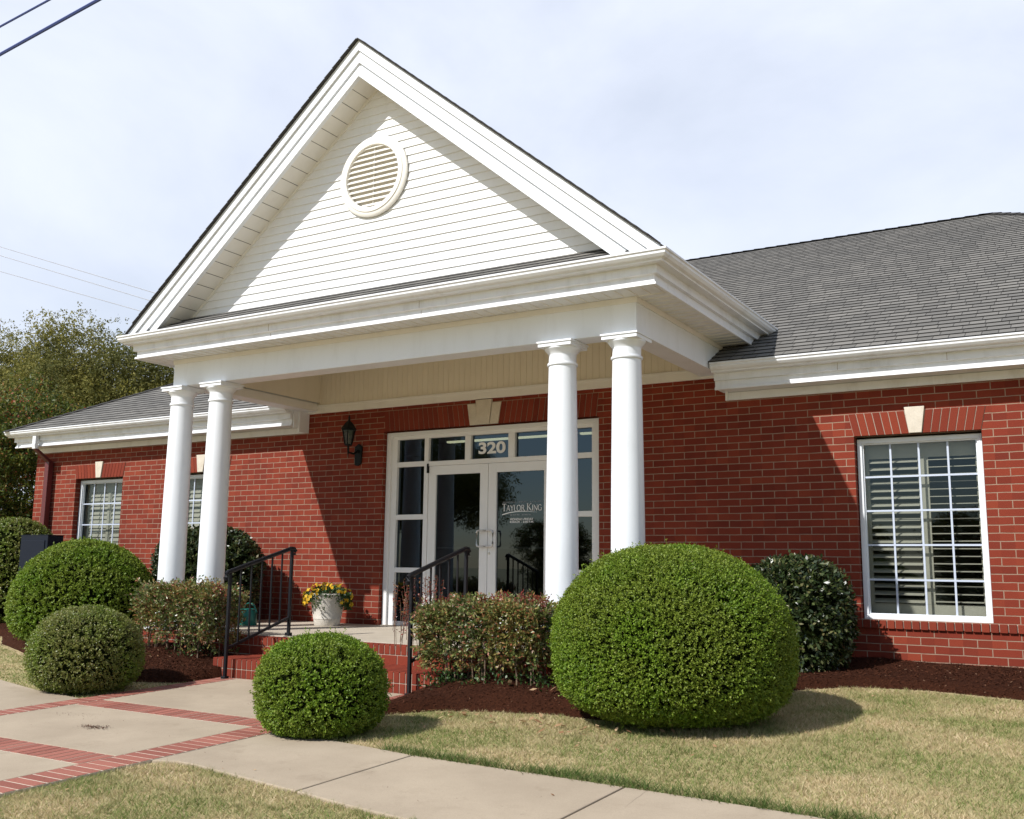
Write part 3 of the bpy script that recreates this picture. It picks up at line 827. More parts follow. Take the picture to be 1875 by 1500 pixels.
for sg in (-1, 1):
    n = 22; L = HR - 0.35
    for k in range(n):
        t0, t1 = k / n * L, ((k + 1) / n) * L - 0.007
        def P(t, y, dd=0.0): return (XP + sg * t, y, ZPK - 0.388 - SLG * t + dd)
        rs.poly([P(t0, YF + 0.085), P(t1, YF + 0.085), P(t1, YS), P(t0, YS)])
        rs.poly([P(t1, YF + 0.085, 0.0), P(t1 + 0.007, YF + 0.085, 0.006), P(t1 + 0.007, YS, 0.006), P(t1, YS)])
    rs.prism([P(0, YS - 0.024), P(L, YS - 0.024), P(L, YS - 0.024, -0.035), P(0, YS - 0.024, -0.035)], (0, 0.02, 0))
rs.build('rake_soffit', M['soffit'], ROOT)
pr = MB()          # narrow shingled pent roof between gutter and siding
yg = YB - OP + 0.03; zg0 = ZPG - 0.012; nst = 4
for k in range(nst):
    a, b2 = k / nst, (k + 1) / nst
    ya, yb2 = yg + (YS - yg) * a, yg + (YS - yg) * b2; za, zb2 = zg0 + 0.265 * a, zg0 + 0.265 * b2
    h0, h1 = (min(XBR + OP - 0.03 - XP, (ZPK - 0.10 - q) / SLG) for q in (za, zb2))        # stops under the gable roof
    xl, xr, xl1, xr1_ = XP - h0, XP + h0, XP - h1, XP + h1
    pr.poly([(xl, ya, za + 0.012), (xr, ya, za + 0.012), (xr1_, yb2, zb2 + 0.002), (xl1, yb2, zb2 + 0.002)], 0, [(xl, k * .143), (xr, k * .143), (xr1_, k * .143 + .143), (xl1, k * .143 + .143)])
    pr.poly([(xl, ya, za - 0.004), (xr, ya, za - 0.004), (xr, ya, za + 0.012), (xl, ya, za + 0.012)], 1)
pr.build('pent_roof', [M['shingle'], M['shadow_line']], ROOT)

# ---- round louvred vent
VX, VZ, VR = XP - 0.015, 5.11, 0.475
v = MB(); yv = YS - 0.022
prof = [(VR, 0.0), (VR, -0.022), (VR - 0.015, -0.034), (VR - 0.045, -0.036), (VR - 0.055, -0.046), (VR - 0.105, -0.046), (VR - 0.112, -0.03), (VR - 0.112, 0.0)]
N = 56; i0 = len(v.v)
for r, dy in prof:
    for j in range(N):
        a = 2 * math.pi * j / N; v.v.append((VX + r * math.cos(a), yv + dy, VZ + r * math.sin(a)))
for k in range(len(prof) - 1):
    for j in range(N):
        v.f.append((i0 + k * N + j, i0 + k * N + (j + 1) % N, i0 + (k + 1) * N + (j + 1) % N, i0 + (k + 1) * N + j)); v.m.append(0); v.uv.append(None)
vent = v.build('gable_vent', M['vent'], ROOT, smooth=True)
v = MB(); RI = VR - 0.105
for k in range(12):
    zc = VZ - RI + 2 * RI * (k + 0.5) / 12
    hw = math.sqrt(max(RI * RI - (zc - VZ) ** 2, 0.001))
    v.hexa([(VX - hw, yv - 0.030, zc - 0.012), (VX + hw, yv - 0.030, zc - 0.012), (VX + hw, yv - 0.004, zc + 0.018), (VX - hw, yv - 0.004, zc + 0.018),
            (VX - hw, yv - 0.032, zc - 0.004), (VX + hw, yv - 0.032, zc - 0.004), (VX + hw, yv - 0.006, zc + 0.026), (VX - hw, yv - 0.006, zc + 0.026)])
v.box(VX - 0.007, VX + 0.007, yv - 0.010, yv - 0.004, VZ - RI, VZ + RI)
v.build('louvre', M['vent'], vent)
v = MB()
v.prism([(VX + RI * math.cos(2 * math.pi * j / 40), yv + 0.001, VZ + RI * math.sin(2 * math.pi * j / 40)) for j in range(40)], (0, 0.004, 0))
v.build('vent_back', mat('vent_back', (0.60, 0.57, 0.51), 0.9), vent)

# ---- columns
def column(cx, cy):
    zt = 2.964
    s = MB(); n = 24; prof = [(0.172, 0.105)]
    zt0, zt1 = 0.105, 2.735
    for k in range(n + 1):
        t = k / n; r = 0.158 - 0.022 * (max(0, t - 0.25) / 0.75) ** 1.5
        prof.append((r, zt0 + 0.012 + (zt1 - zt0 - 0.012) * t))
    prof += [(0.147, 2.735), (0.150, 2.743), (0.150, 2.752), (0.147, 2.760), (0.136, 2.761), (0.136, 2.838)]
    col = MB(); col.lathe(prof, cx, cy, 48); shaft = col.build('column', M['white'], ROOT, smooth=True)
    c = MB(); c.lathe([(0.136, 2.838), (0.140, 2.850), (0.152, 2.866), (0.168, 2.884), (0.178, 2.896), (0.179, 2.911)], cx, cy, 48)
    c.box(cx - 0.180, cx + 0.180, cy - 0.180, cy + 0.180, 2.911, 2.946); c.box(cx - 0.190, cx + 0.190, cy - 0.190, cy + 0.190, 2.9465, zt)
    c.build('capital', M['white'], shaft, smooth=True)
    c = MB(); c.lathe([(0.205, 0.045), (0.213, 0.06), (0.213, 0.075), (0.205, 0.09), (0.178, 0.098), (0.174, 0.106)], cx, cy, 48)
    c.box(cx - 0.215, cx + 0.215, cy - 0.215, cy + 0.215, 0.002, 0.045)
    c.build('column_base', M['white'], shaft, smooth=True)
CY = YB + TB / 2 - 0.01
for cx in (-3.445, -2.760, 1.965, 2.650): column(cx, CY)

# ---- downspout at the left corner
d = MB()
d.box(-9.375, -9.285, -EG + 0.145 - 0.075, -EG + 0.145 - 0.005, 2.78, 2.93)
d.hexa([(-9.375, -0.40, 2.70), (-9.285, -0.40, 2.70), (-9.285, -0.335, 2.70), (-9.375, -0.335, 2.70), (-9.375, -0.415, 2.78), (-9.285, -0.415, 2.78), (-9.285, -0.345, 2.78), (-9.375, -0.345, 2.78)])
d.build('downspout_elbow', M['trim'], ROOT, bevel=0.006)
d = MB()
d.hexa([(-9.385, -0.130, 2.50), (-9.275, -0.130, 2.50), (-9.275, -0.035, 2.50), (-9.385, -0.035, 2.50), (-9.375, -0.40, 2.70), (-9.285, -0.40, 2.70), (-9.285, -0.325, 2.70), (-9.375, -0.325, 2.70)])
d.box(-9.385, -9.275, -0.128, -0.030, -0.2, 2.50)
d.build('downspout', M['maroon'], ROOT, bevel=0.008)

# ------------------------------------------------------------------ porch floor and steps
def concrete_material(name, c1, c2):
    mm = noisy_material(name, c1, c2, 1.6, rough=0.9, spec=0.2, fine=150, bump=0.12, dist=0.003, fstr=0.35); n = NT(mm); c = n.coord()
    src = n.b.inputs['Base Color'].links[0].from_socket
    sp = n.maprange(n.noise(38, 3, c, 0.6), 0.70, 0.76, 0.0, 0.5); bl = n.maprange(n.noise(3.1, 6, c, 0.75), 0.56, 0.72, 0.0, 0.35)
    col = n.mix(bl, src, tuple(x * q for x, q in zip(c1, (0.62, 0.58, 0.54)))); col = n.mix(sp, col, tuple(x * 0.4 for x in c1))
    vo = n.new('ShaderNodeTexVoronoi'); vo.feature = 'DISTANCE_TO_EDGE'; vo.inputs['Scale'].default_value = 0.42
    dn = n.new('ShaderNodeMixRGB'); dn.inputs[0].default_value = 0.12; n.link(c, dn.inputs[1]); nz = n.new('ShaderNodeTexNoise'); nz.inputs['Scale'].default_value = 3.0; nz.inputs['Detail'].default_value = 6; n.link(nz.outputs['Color'], dn.inputs[2]); n.link(dn.outputs[0], vo.inputs['Vector'])
    crk = n.math('MULTIPLY', n.maprange(vo.outputs['Distance'], 0.0, 0.0022, 0.55, 0.0), n.maprange(n.noise(0.7, 2, c), 0.52, 0.6, 0.0, 1.0))
    col = n.mix(crk, col, tuple(x * 0.3 for x in c1))
    n.link(col, n.b.inputs['Base Color']); return mm
M['concrete'] = concrete_material('concrete_walk', (0.325, 0.262, 0.190), (0.395, 0.322, 0.236))
M['concrete_plain'] = noisy_material('concrete_walk', (0.315, 0.248, 0.180), (0.385, 0.31, 0.23), 1.6, rough=0.9, spec=0.2, fine=150, bump=0.12, dist=0.003, fstr=0.35)
M['slab'] = noisy_material('porch_concrete', (0.40, 0.35, 0.275), (0.48, 0.42, 0.34), 2.2, rough=0.85, spec=0.2, fine=120, bump=0.08, dist=0.003, fstr=0.25)
PORCH = thing('porch_steps', 'brick porch steps with a tan concrete landing under the portico', 'steps', (-0.35, -1.4, -0.4))
s = MB(); s.box(-4.05, 3.30, -2.36, -0.002, -0.30, 0.0); s.box(-2.02, 1.24, -0.002, 0.16, -0.05, -0.001)
s.build('landing', M['slab'], PORCH, bevel=0.006)
s = MB()
s.box(-4.05, 3.30, -2.495, -2.362, -0.75, -0.012, 1)
s.box(-1.80, 1.12, -3.06, -2.497, -0.75, -0.200, 1)
def rowlock(x0, x1, yf, z0, z1, depth, pitch=0.0705):
    x = x0
    while x < x1 - 0.01:
        s.box(x + 0.004, min(x + pitch - 0.004, x1), yf - 0.004, yf + depth, z0, z1); x += pitch
def stretch(x0, x1, yf, z0, z1, off, L=0.205):
    x = x0 - off
    while x < x1 - 0.01:
        a, b = max(x + 0.004, x0), min(x + L - 0.004, x1)
        if b - a > 0.02: s.box(a, b, yf - 0.004, yf + 0.09, z0, z1)
        x += L
rowlock(-4.05, 3.30, -2.497, -0.098, -0.004, 0.13)
stretch(-4.05, 3.30, -2.497, -0.196, -0.106, 0.05); stretch(-4.05, -1.80, -2.497, -0.29, -0.205, 0.1); stretch(-4.05, -1.80, -2.497, -0.385, -0.299, 0.05)
stretch(1.12, 3.3, -2.497, -0.29, -0.205, 0.1); stretch(1.12, 3.3, -2.497, -0.385, -0.299, 0.05)
rowlock(-1.80, 1.12, -3.062, -0.290, -0.192, 0.195)
rowlock(-1.80, 1.12, -3.062, -0.396, -0.298, 0.09)
for yy in (-2.865, -2.68):
    rowlock(-1.80, 1.12, yy + 0.004, -0.25, -0.1925, 0.18)
s.build('brick_step', [M['loose'], M['mortar']], PORCH, bevel=0.004)

# ------------------------------------------------------------------ handrails
def rail(x, z0, label):
    ya, yb = -3.15, -2.24
    t = thing('handrail', label, 'handrail', (x, ya, z0), 'black handrails beside the porch steps')
    ta, tb = 0.695, 0.955
    p = MB(); p.box(x - 0.016, x + 0.016, ya - 0.016, ya + 0.016, z0, ta); p.box(x - 0.03, x + 0.03, ya - 0.03, ya + 0.03, z0, z0 + 0.035); p.build('post', M['black'], t, bevel=0.004)
    p = MB(); p.box(x - 0.016, x + 0.016, yb - 0.016, yb + 0.016, 0.0, tb); p.box(x - 0.03, x + 0.03, yb - 0.03, yb + 0.03, 0.0, 0.035); p.build('post', M['black'], t, bevel=0.004)
    p = MB()
    p.tube([(x, ya - 0.055, ta - 0.075), (x, ya - 0.066, ta - 0.045), (x, ya - 0.058, ta - 0.01), (x, ya - 0.03, ta + 0.008), (x, ya + 0.02, ta + 0.022), (x, yb - 0.06, tb - 0.001), (x, yb - 0.02, tb + 0.012), (x, yb + 0.03, tb + 0.010), (x, yb + 0.055, tb - 0.015), (x, yb + 0.045, tb - 0.06)], 0.023, 10)
    p.build('top_rail', M['black'], t, smooth=True)
    def zb(y): return -0.085 + (y - ya) / (yb - ya) * (0.20 + 0.085)
    p = MB(); p.hexa([(x - 0.013, ya, zb(ya) - 0.014), (x + 0.013, ya, zb(ya) - 0.014), (x + 0.013, yb, zb(yb) - 0.014), (x - 0.013, yb, zb(yb) - 0.014), (x - 0.013, ya, zb(ya) + 0.014), (x + 0.013, ya, zb(ya) + 0.014), (x + 0.013, yb, zb(yb) + 0.014), (x - 0.013, yb, zb(yb) + 0.014)])
    p.build('bottom_rail', M['black'], t)
    for k in range(1, 6):
        y = ya + (yb - ya) * k / 6; zt = ta + (y - ya) / (yb - ya) * (tb - ta) + 0.01
        p = MB(); p.box(x - 0.0075, x + 0.0075, y - 0.0075, y + 0.0075, zb(y) + 0.01, zt); p.build('baluster', M['black'], t)
rail(-1.52, -0.395, 'black iron handrail on the left of the brick steps, before the dark rounded shrub')
rail(0.845, -0.395, 'black iron handrail on the right of the brick steps, among the nandina twigs')

# ------------------------------------------------------------------ ground, walks and beds
def bed_front(x):
    x = np.asarray(x, float)
    xp = [-30, -10.5, -7.2, -6.4, -4.6, -3.0, -2.45, -2.2, -1.75, -1.60, -1.59, 1.06, 1.07, 1.22, 1.5, 2.0, 2.6, 2.9, 3.3, 3.7, 4.0, 4.4, 5.0, 5.8, 7.0, 30]
    yp = [-2.4, -2.2, -2.1, -2.6, -3.3, -3.8, -3.9, -3.8, -3.55, -3.2, 0, 0, -4.3, -4.05, -3.68, -3.56, -3.56, -3.62, -3.6, -2.6, -1.72, -1.35, -1.29, -1.45, -1.5, -1.5]
    return np.interp(x, xp, yp)
def vnoise(x, y, s, seed=0):
    """cheap value noise"""
    r = np.random.default_rng(100 + seed).random((128, 128))
    u, v = np.asarray(x) * s + 37.3, np.asarray(y) * s + 51.7
    i, j = np.floor(u).astype(int), np.floor(v).astype(int); fu, fv = sm(u - i), sm(v - j)
    g = lambda a, b: r[a % 128, b % 128]
    return (g(i, j) * (1 - fu) + g(i + 1, j) * fu) * (1 - fv) + (g(i, j + 1) * (1 - fu) + g(i + 1, j + 1) * fu) * fv
def mound(x, y):
    d = y - bed_front(x)
    h = -0.07 + 0.135 * sm((d + 0.06) / 0.30)
    h = h + np.where(d > 0, 0.12 * np.exp(-((x - 1.75) / 0.75) ** 2 - ((y + 3.0) / 0.45) ** 2), 0)
    h = h + np.where(d > 0, 0.14 * np.exp(-((x + 2.7) / 0.9) ** 2 - ((y + 2.75) / 0.6) ** 2), 0)
    h = h + np.where(d > 0, 0.012 * (vnoise(x, y, 7.0, 1) - 0.5) + 0.03 * (vnoise(x, y, 2.2, 2) - 0.5), 0)
    h = h - 0.25 * ((x > -1.62) & (x < 1.07))
    return h

def grid_mesh(name, xs, ys, zf, mats, keep=None):
    X, Y = np.meshgrid(xs, ys); Z = zf(X, Y)
    nx, ny = len(xs), len(ys)
    v = np.stack([X, Y, Z], -1).reshape(-1, 3)
    i, j = np.meshgrid(np.arange(nx - 1), np.arange(ny - 1)); q = (j * nx + i).reshape(-1)
    F = np.stack([q, q + 1, q + nx + 1, q + nx], 1)
    if keep is not None:
        cx = v[F].mean(1); F = F[keep(cx[:, 0], cx[:, 1])]
    me = bpy.data.meshes.new(name)
    me.vertices.add(len(v)); me.vertices.foreach_set('co', v.reshape(-1).astype(np.float32))
    me.loops.add(F.size); me.loops.foreach_set('vertex_index', F.reshape(-1).astype(np.int32))
    me.polygons.add(len(F)); me.polygons.foreach_set('loop_start', np.arange(0, F.size, 4, dtype=np.int32)); me.polygons.foreach_set('loop_total', np.full(len(F), 4, dtype=np.int32))
    me.polygons.foreach_set('use_smooth', np.ones(len(F), dtype=bool))
    for k in mats: me.materials.append(k)
    me.update(calc_edges=True)
    return me

def lawn_material():
    mm = mat('dormant_lawn', rough=0.95, spec=0.1); n = NT(mm); c = n.coord()
    a = n.noise(0.9, 5, c, 0.6); f = n.noise(60, 4, c, 0.8)
    col = n.ramp(a, [(0.35, (0.52, 0.41, 0.25)), (0.55, (0.42, 0.35, 0.19)), (0.7, (0.27, 0.28, 0.11))])
    col = n.mix(0.7, col, n.ramp(f, [(0.3, (0.45, 0.42, 0.36)), (0.7, (1.35, 1.33, 1.25))]), 'MULTIPLY')
    n.link(col, n.b.inputs['Base Color']); n.bump(f, 0.6, 0.02)
    return mm
M['lawn'] = lawn_material()
xs = np.concatenate([[-600, -200, -80, -40], np.arange(-24, 16.01, 0.4), [30, 60, 150, 600]])
ys = np.concatenate([[-600, -200, -80, -41, -39], np.arange(-24, 8.01, 0.4), [20, 60, 150, 600]])
tag(link('ground', grid_mesh('ground', xs, ys, lambda x, y: H(x, y) - 0.014, [M['lawn']])), kind='structure')

def slab(mb, poly, top=0.006, thick=0.12, mat_i=0):
    pts = [(x, y, float(H(x, y)) + top) for x, y in poly]
    mb.prism([(x, y, z - thick) for x, y, z in pts], (0, 0, thick), mat_i)
def back_edge(x): return float(np.interp(x, [-12, -3.3, -2.4, -1.63, 1.04, 1.3, 1.8, 2.45, 3.4, 4.5, 5.1, 7, 12], [-4.2, -4.47, -4.66, -4.75, -5.02, -5.06, -5.10, -5.20, -5.24, -5.30, -5.35, -5.5, -5.9]))
def front_edge(x): return float(np.interp(x, [1.04, 1.15, 1.34, 1.95, 2.4, 2.87, 3.24, 4.0, 5, 7, 12], [-6.16, -6.10, -6.10, -6.21, -6.29, -6.38, -6.43, -6.52, -6.6, -6.75, -7.1]))
sw = MB()
edges = [1.035, 2.40, 3.955, 5.5, 7.05, 8.6, 10.15]
for a, b in zip(edges[:-1], edges[1:]):
    xs_ = np.linspace(a + (0.0 if a < 1.1 else 0.006), b - 0.006, 9)
    slab(sw, [(x, front_edge(x)) for x in xs_] + [(x, back_edge(x)) for x in xs_[::-1]])
tag(sw.build('sidewalk', M['concrete'], None, bevel=0.008), kind='structure')
wk = MB()
wx0, wx1 = -1.39, 0.735
for y0_, y1_ in ((-4.71, -3.075), (-6.20, -4.99), (-9.2, -6.48)):
    slab(wk, [(wx0, y0_), (wx1, y0_), (wx1, y1_), (wx0, y1_)], 0.007)
slab(wk, [(-9.0, -6.3), (-1.64, -6.3), (-1.64, -4.75), (-2.4, -4.66), (-3.3, -4.47), (-9.0, -4.25)], 0.007)
tag(wk.build('front_walk', M['concrete'], None, bevel=0.008), kind='structure')
bd = MB(); MORT = 1
def band_y(x0, x1, ya, yb, pitch=0.0925):
    slab(bd, [(x0, ya), (x1, ya), (x1, yb), (x0, yb)], 0.0055, 0.1, 1)
    y = ya
    while y < yb - 0.02:
        g = 0.0075
        pts = [(x0 + 0.004, y + g), (x1 - 0.004, y + g), (x1 - 0.004, y + pitch - g), (x0 + 0.004, y + pitch - g)]
        dz = random.uniform(0.0, 0.0015)
        slab(bd, pts, 0.007 + dz, 0.06, 0); y += pitch
def band_x(y0_, y1_, xa, xb, pitch=0.0925):
    slab(bd, [(xa, y0_), (xb, y0_), (xb, y1_), (xa, y1_)], 0.0055, 0.1, 1)
    x = xa
    while x < xb - 0.02:
        g = 0.0075
        slab(bd, [(x + g, y0_ + 0.004), (x + pitch - g, y0_ + 0.004), (x + pitch - g, y1_ - 0.004), (x + g, y1_ - 0.004)], 0.007 + random.uniform(0.0, 0.0015), 0.06, 0); x += pitch
band_y(0.742, 1.028, -9.2, -3.08); band_y(-1.635, -1.397, -9.2, -3.08)
band_x(-4.985, -4.715, -1.39, 0.735); band_x(-6.475, -6.205, -1.39, 0.735)
tag(bd.build('brick_band', [M['paver'], noisy_material('sand_joint', (0.46, 0.38, 0.30), (0.55, 0.47, 0.38), 8, rough=0.95, spec=0.1)], None), kind='structure')

def mulch_material():
    mm = mat('brown_mulch', rough=0.95, spec=0.1); n = NT(mm); c = n.coord()
    f = n.noise(70, 5, c, 0.8); a = n.noise(3, 4, c)
    col = n.ramp(f, [(0.3, (0.016, 0.0055, 0.003)), (0.55, (0.060, 0.0195, 0.009)), (0.75, (0.105, 0.037, 0.018))])
    col = n.mix(0.4, col, n.ramp(a, [(0.35, (0.7, 0.7, 0.7)), (0.7, (1.25, 1.2, 1.15))]), 'MULTIPLY')
    n.link(col, n.b.inputs['Base Color']); n.bump(f, 0.9, 0.03)
    return mm
M['mulch'] = mulch_material()
M['chip'] = leaf_material('mulch_chip', [(0.0, (0.024, 0.008, 0.0045)), (0.6, (0.062, 0.021, 0.010)), (0.97, (0.090, 0.033, 0.017)), (1.0, (0.26, 0.16, 0.10))], 0.95, 0.1, 0.0)
def chips(n, xr, yr):
    x = rng.uniform(*xr, n); y = rng.uniform(*yr, n)
    k = (y > bed_front(x) - np.where(rng.random(n) < 0.25, 0.13 * rng.random(n) ** 2, 0.02)) & ((x > 1.1) | (x < -1.66)); x, y = x[k], y[k]; n = len(x)
    z = H(x, y) + np.maximum(mound(x, y), -0.004) + rng.uniform(0.0, 0.012, n)
    a = rng.uniform(0, 2 * np.pi, n); L = rng.uniform(0.006, 0.026, n); W = rng.uniform(0.0015, 0.005, n)
    t = rng.uniform(-0.5, 0.5, n); rl = rng.uniform(-0.6, 0.6, n)
    u = np.stack([np.cos(a) * np.cos(t), np.sin(a) * np.cos(t), np.sin(t)], 1); s_ = np.stack([-np.sin(a) * np.cos(rl), np.cos(a) * np.cos(rl), np.sin(rl)], 1)
    P = np.stack([x, y, z], 1)
    return np.stack([P - u * L[:, None] / 2 - s_ * W[:, None], P + u * L[:, None] / 2 - s_ * W[:, None], P + u * L[:, None] / 2 + s_ * W[:, None], P - u * L[:, None] / 2 + s_ * W[:, None]], 1)
xs = np.arange(1.05, 12.01, 0.06); ys = np.arange(-4.5, 0.005, 0.06)
mb_r = link('mulch_bed', grid_mesh('mulch_bed', xs, ys, lambda x, y: H(x, y) + mound(x, y), [M['mulch']], lambda x, y: y > bed_front(x) - 0.12)); tag(mb_r, kind='structure')
xs = np.arange(-12, -1.60, 0.06)
mb_l = link('mulch_bed', grid_mesh('mulch_bed', xs, ys, lambda x, y: H(x, y) + mound(x, y), [M['mulch']], lambda x, y: y > bed_front(x) - 0.12)); tag(mb_l, kind='structure')
V = np.concatenate([chips(52000, (1.05, 8.2), (-4.4, 0)), chips(16000, (-4.2, -1.6), (-4.0, -2.4)), chips(5000, (-8.5, -4.2), (-3.4, -0.2))])
tag(link('mulch_chips', np_mesh('mulch_chips', V, 4, [M['chip']])), 'loose brown bark chips covering the planting beds', 'mulch', kind='stuff')

# grass blades
M['grass'] = leaf_material('grass_blade', [(0.0, (0.34, 0.25, 0.14)), (0.3, (0.60, 0.48, 0.29)), (0.55, (0.68, 0.56, 0.36)), (0.72, (0.48, 0.40, 0.20)), (0.88, (0.30, 0.31, 0.11)), (1.0, (0.15, 0.21, 0.05))], 0.8, 0.15, 0.3,
                           patch=[(0.0, (0.50, 0.40, 0.22)), (0.3, (0.36, 0.34, 0.14)), (0.55, (0.19, 0.25, 0.07)), (1.0, (0.11, 0.18, 0.035))], pscale=1.5)
M['edge_grass'] = leaf_material('edge_grass_blade', [(0.0, (0.30, 0.26, 0.12)), (0.3, (0.12, 0.16, 0.045)), (1.0, (0.07, 0.125, 0.028))], 0.8, 0.15, 0.3)
def grass(n, xr, yr, keep, hmin=0.008, hmax=0.028, wid=0.0027):
    x = rng.uniform(*xr, n); y = rng.uniform(*yr, n); k = keep(x, y); x, y = x[k], y[k]; n = len(x)
    z = H(x, y) - 0.016
    a = rng.uniform(0, 2 * np.pi, n); h = rng.uniform(hmin, hmax, n) + 0.006; ln = rng.uniform(0.3, 1.9, n) * h
    b = a + rng.uniform(0, 2 * np.pi, n); W = wid * rng.uniform(0.6, 1.4, n)
    P = np.stack([x, y, z], 1); s_ = np.stack([np.cos(a), np.sin(a), 0 * a], 1) * W[:, None]; d = np.stack([np.cos(b) * ln, np.sin(b) * ln, h], 1)
    return np.stack([P - s_, P + s_, P + d], 1)
def lawn_right(x, y):
    be = np.interp(x, [1.04, 1.3, 1.8, 2.45, 3.4, 4.5, 5.1, 7, 12], [-5.02, -5.06, -5.10, -5.20, -5.24, -5.30, -5.35, -5.5, -5.9])
    return (x > 1.06) & (y > be - 0.012 + 0.02 * (vnoise(x, y, 14, 6) - 0.5)) & (y < bed_front(x) + 0.03 * (vnoise(x, y, 8, 4) - 0.6))
def lawn_front(x, y):
    fe = np.interp(x, [1.04, 1.15, 1.34, 1.95, 2.4, 2.87, 3.24, 4.0, 5, 7, 12], [-6.16, -6.10, -6.10, -6.21, -6.29, -6.38, -6.43, -6.52, -6.6, -6.75, -7.1])
    rc_ = np.where(x < 1.34, 0.0 + np.maximum(0, 0.30 - (x - 1.04)) ** 2 * 0.8, 0)
    return (x > 1.03 - 0.02 * vnoise(x, y, 12, 8)) & (y < fe - 0.0 - rc_ + 0.035 * (vnoise(x, y, 9, 5) - 0.25))
def lawn_left(x, y):
    be = np.interp(x, [-12, -3.3, -2.4, -1.63], [-4.2, -4.47, -4.66, -4.75])
    return (x < -1.66) & (y > be + 0.01) & (y < bed_front(x) - 0.02)
def near_edge(x, y):
    be = np.interp(x, [1.04, 1.3, 1.8, 2.45, 3.4, 4.5, 5.1, 7, 12], [-5.02, -5.06, -5.10, -5.20, -5.24, -5.30, -5.35, -5.5, -5.9])
    return lawn_right(x, y) & (y < be + 0.04 + 0.13 * vnoise(x, y, 5, 9)) & (x > 2.1)
G1 = np.concatenate([grass(270000, (1.05, 8.0), (-5.9, -1.1), lawn_right), grass(170000, (1.0, 6.6), (-9.0, -6.0), lawn_front), grass(36000, (-8.5, -1.6), (-4.75, -2.2), lawn_left, wid=0.004)])
def tufts(n, xr, yr, keep):
    tx, ty = rng.uniform(*xr, n), rng.uniform(*yr, n); k = keep(tx, ty); tx, ty = tx[k], ty[k]; n = len(tx); m_ = 14
    x = np.repeat(tx, m_) + rng.normal(0, 0.012, n * m_); y = np.repeat(ty, m_) + rng.normal(0, 0.012, n * m_); N_ = n * m_
    a = rng.uniform(0, 6.28, N_); b = rng.uniform(0, 6.28, N_); h = rng.uniform(0.02, 0.05, N_); ln = h * rng.uniform(0.2, 1.2, N_); W = 0.0026 * rng.uniform(0.7, 1.3, N_)
    P = np.stack([x, y, H(x, y) - 0.016], 1); s_ = np.stack([np.cos(a), np.sin(a), 0 * a], 1) * W[:, None]; d = np.stack([np.cos(b) * ln, np.sin(b) * ln, h], 1)
    return np.stack([P - s_, P + s_, P + d], 1)
G1 = np.concatenate([G1, tufts(2600, (1.05, 8.0), (-5.9, -1.1), lawn_right), tufts(1500, (1.0, 6.6), (-9.0, -6.0), lawn_front)])
tag(link('lawn_grass', np_mesh('lawn_grass', G1, 3, [M['grass']])), 'short straw coloured lawn grass with green patches', 'grass', kind='stuff')
G2 = grass(30000, (2.1, 7.0), (-5.9, -4.9), near_edge, 0.03, 0.075, 0.0038)
tag(link('edge_grass', np_mesh('edge_grass', G2, 3, [M['edge_grass']])), 'greener taller grass fringe along the sidewalk edge', 'grass', kind='stuff')

# fallen leaves and soil crumbs on the paving
M['litter'] = leaf_material('dead_leaf', [(0.0, (0.20, 0.10, 0.05)), (0.5, (0.36, 0.22, 0.12)), (1.0, (0.50, 0.36, 0.22))], 0.85, 0.1, 0.2)
def scatter_leaves(n, cx, cy, sx, sy, size, dz=0.02):
    x = rng.normal(cx, sx, n); y = rng.normal(cy, sy, n); bf = bed_front(x)
    z = H(x, y) + np.where((y > bf) & ((x > 1.1) | (x < -1.65)), mound(x, y), 0.0) + dz
    a = rng.uniform(0, 2 * np.pi, n); t = rng.uniform(-0.5, 0.5, n); L = size * rng.uniform(0.5, 1.3, n)
    u = np.stack([np.cos(a), np.sin(a), t], 1) * L[:, None]; s_ = np.stack([-np.sin(a), np.cos(a), rng.uniform(-.5, .5, n)], 1) * L[:, None] * 0.45
    P = np.stack([x, y, z], 1)
    return np.stack([P - u, P + s_, P + u, P - s_], 1)
V = np.concatenate([scatter_leaves(22, 1.9, -3.85, 0.35, 0.12, 0.03), scatter_leaves(26, 3.0, -3.95, 0.35, 0.15, 0.03), scatter_leaves(14, 4.1, -1.6, 0.4, 0.15, 0.022), scatter_leaves(10, 2.0, -3.25, 0.4, 0.1, 0.04, 0.04), scatter_leaves(70, 4.4, -3.8, 1.3, 0.8, 0.012, 0.012), scatter_leaves(26, 2.4, -6.9, 1.0, 0.5, 0.010, 0.012), scatter_leaves(24, 3.0, -4.3, 0.6, 0.2, 0.018, 0.012), scatter_leaves(12, -2.4, -3.2, 0.4, 0.3, 0.02)])
tag(link('leaf_litter', np_mesh('leaf_litter', V, 4, [M['litter']])), 'scattered dry brown leaves at the edges of the mulch beds', 'dead leaves', kind='stuff')
V = np.concatenate([scatter_leaves(260, -0.28, -5.62, 0.085, 0.035, 0.007, 0.012), scatter_leaves(60, -0.75, -5.35, 0.25, 0.05, 0.005, 0.011), scatter_leaves(40, 0.2, -4.25, 0.12, 0.02, 0.006, 0.011), scatter_leaves(60, -0.2, -5.4, 0.9, 0.5, 0.004, 0.011), scatter_leaves(30, 2.5, -5.8, 1.0, 0.25, 0.004, 0.011)])
tag(link('soil_crumbs', np_mesh('soil_crumbs', V, 4, [M['chip']])), 'dark soil crumbs spilled on the concrete walk', 'soil', kind='stuff')
tw = MB(); tx, ty = 3.42, -6.52; zt = float(H(tx, ty)) + 0.010
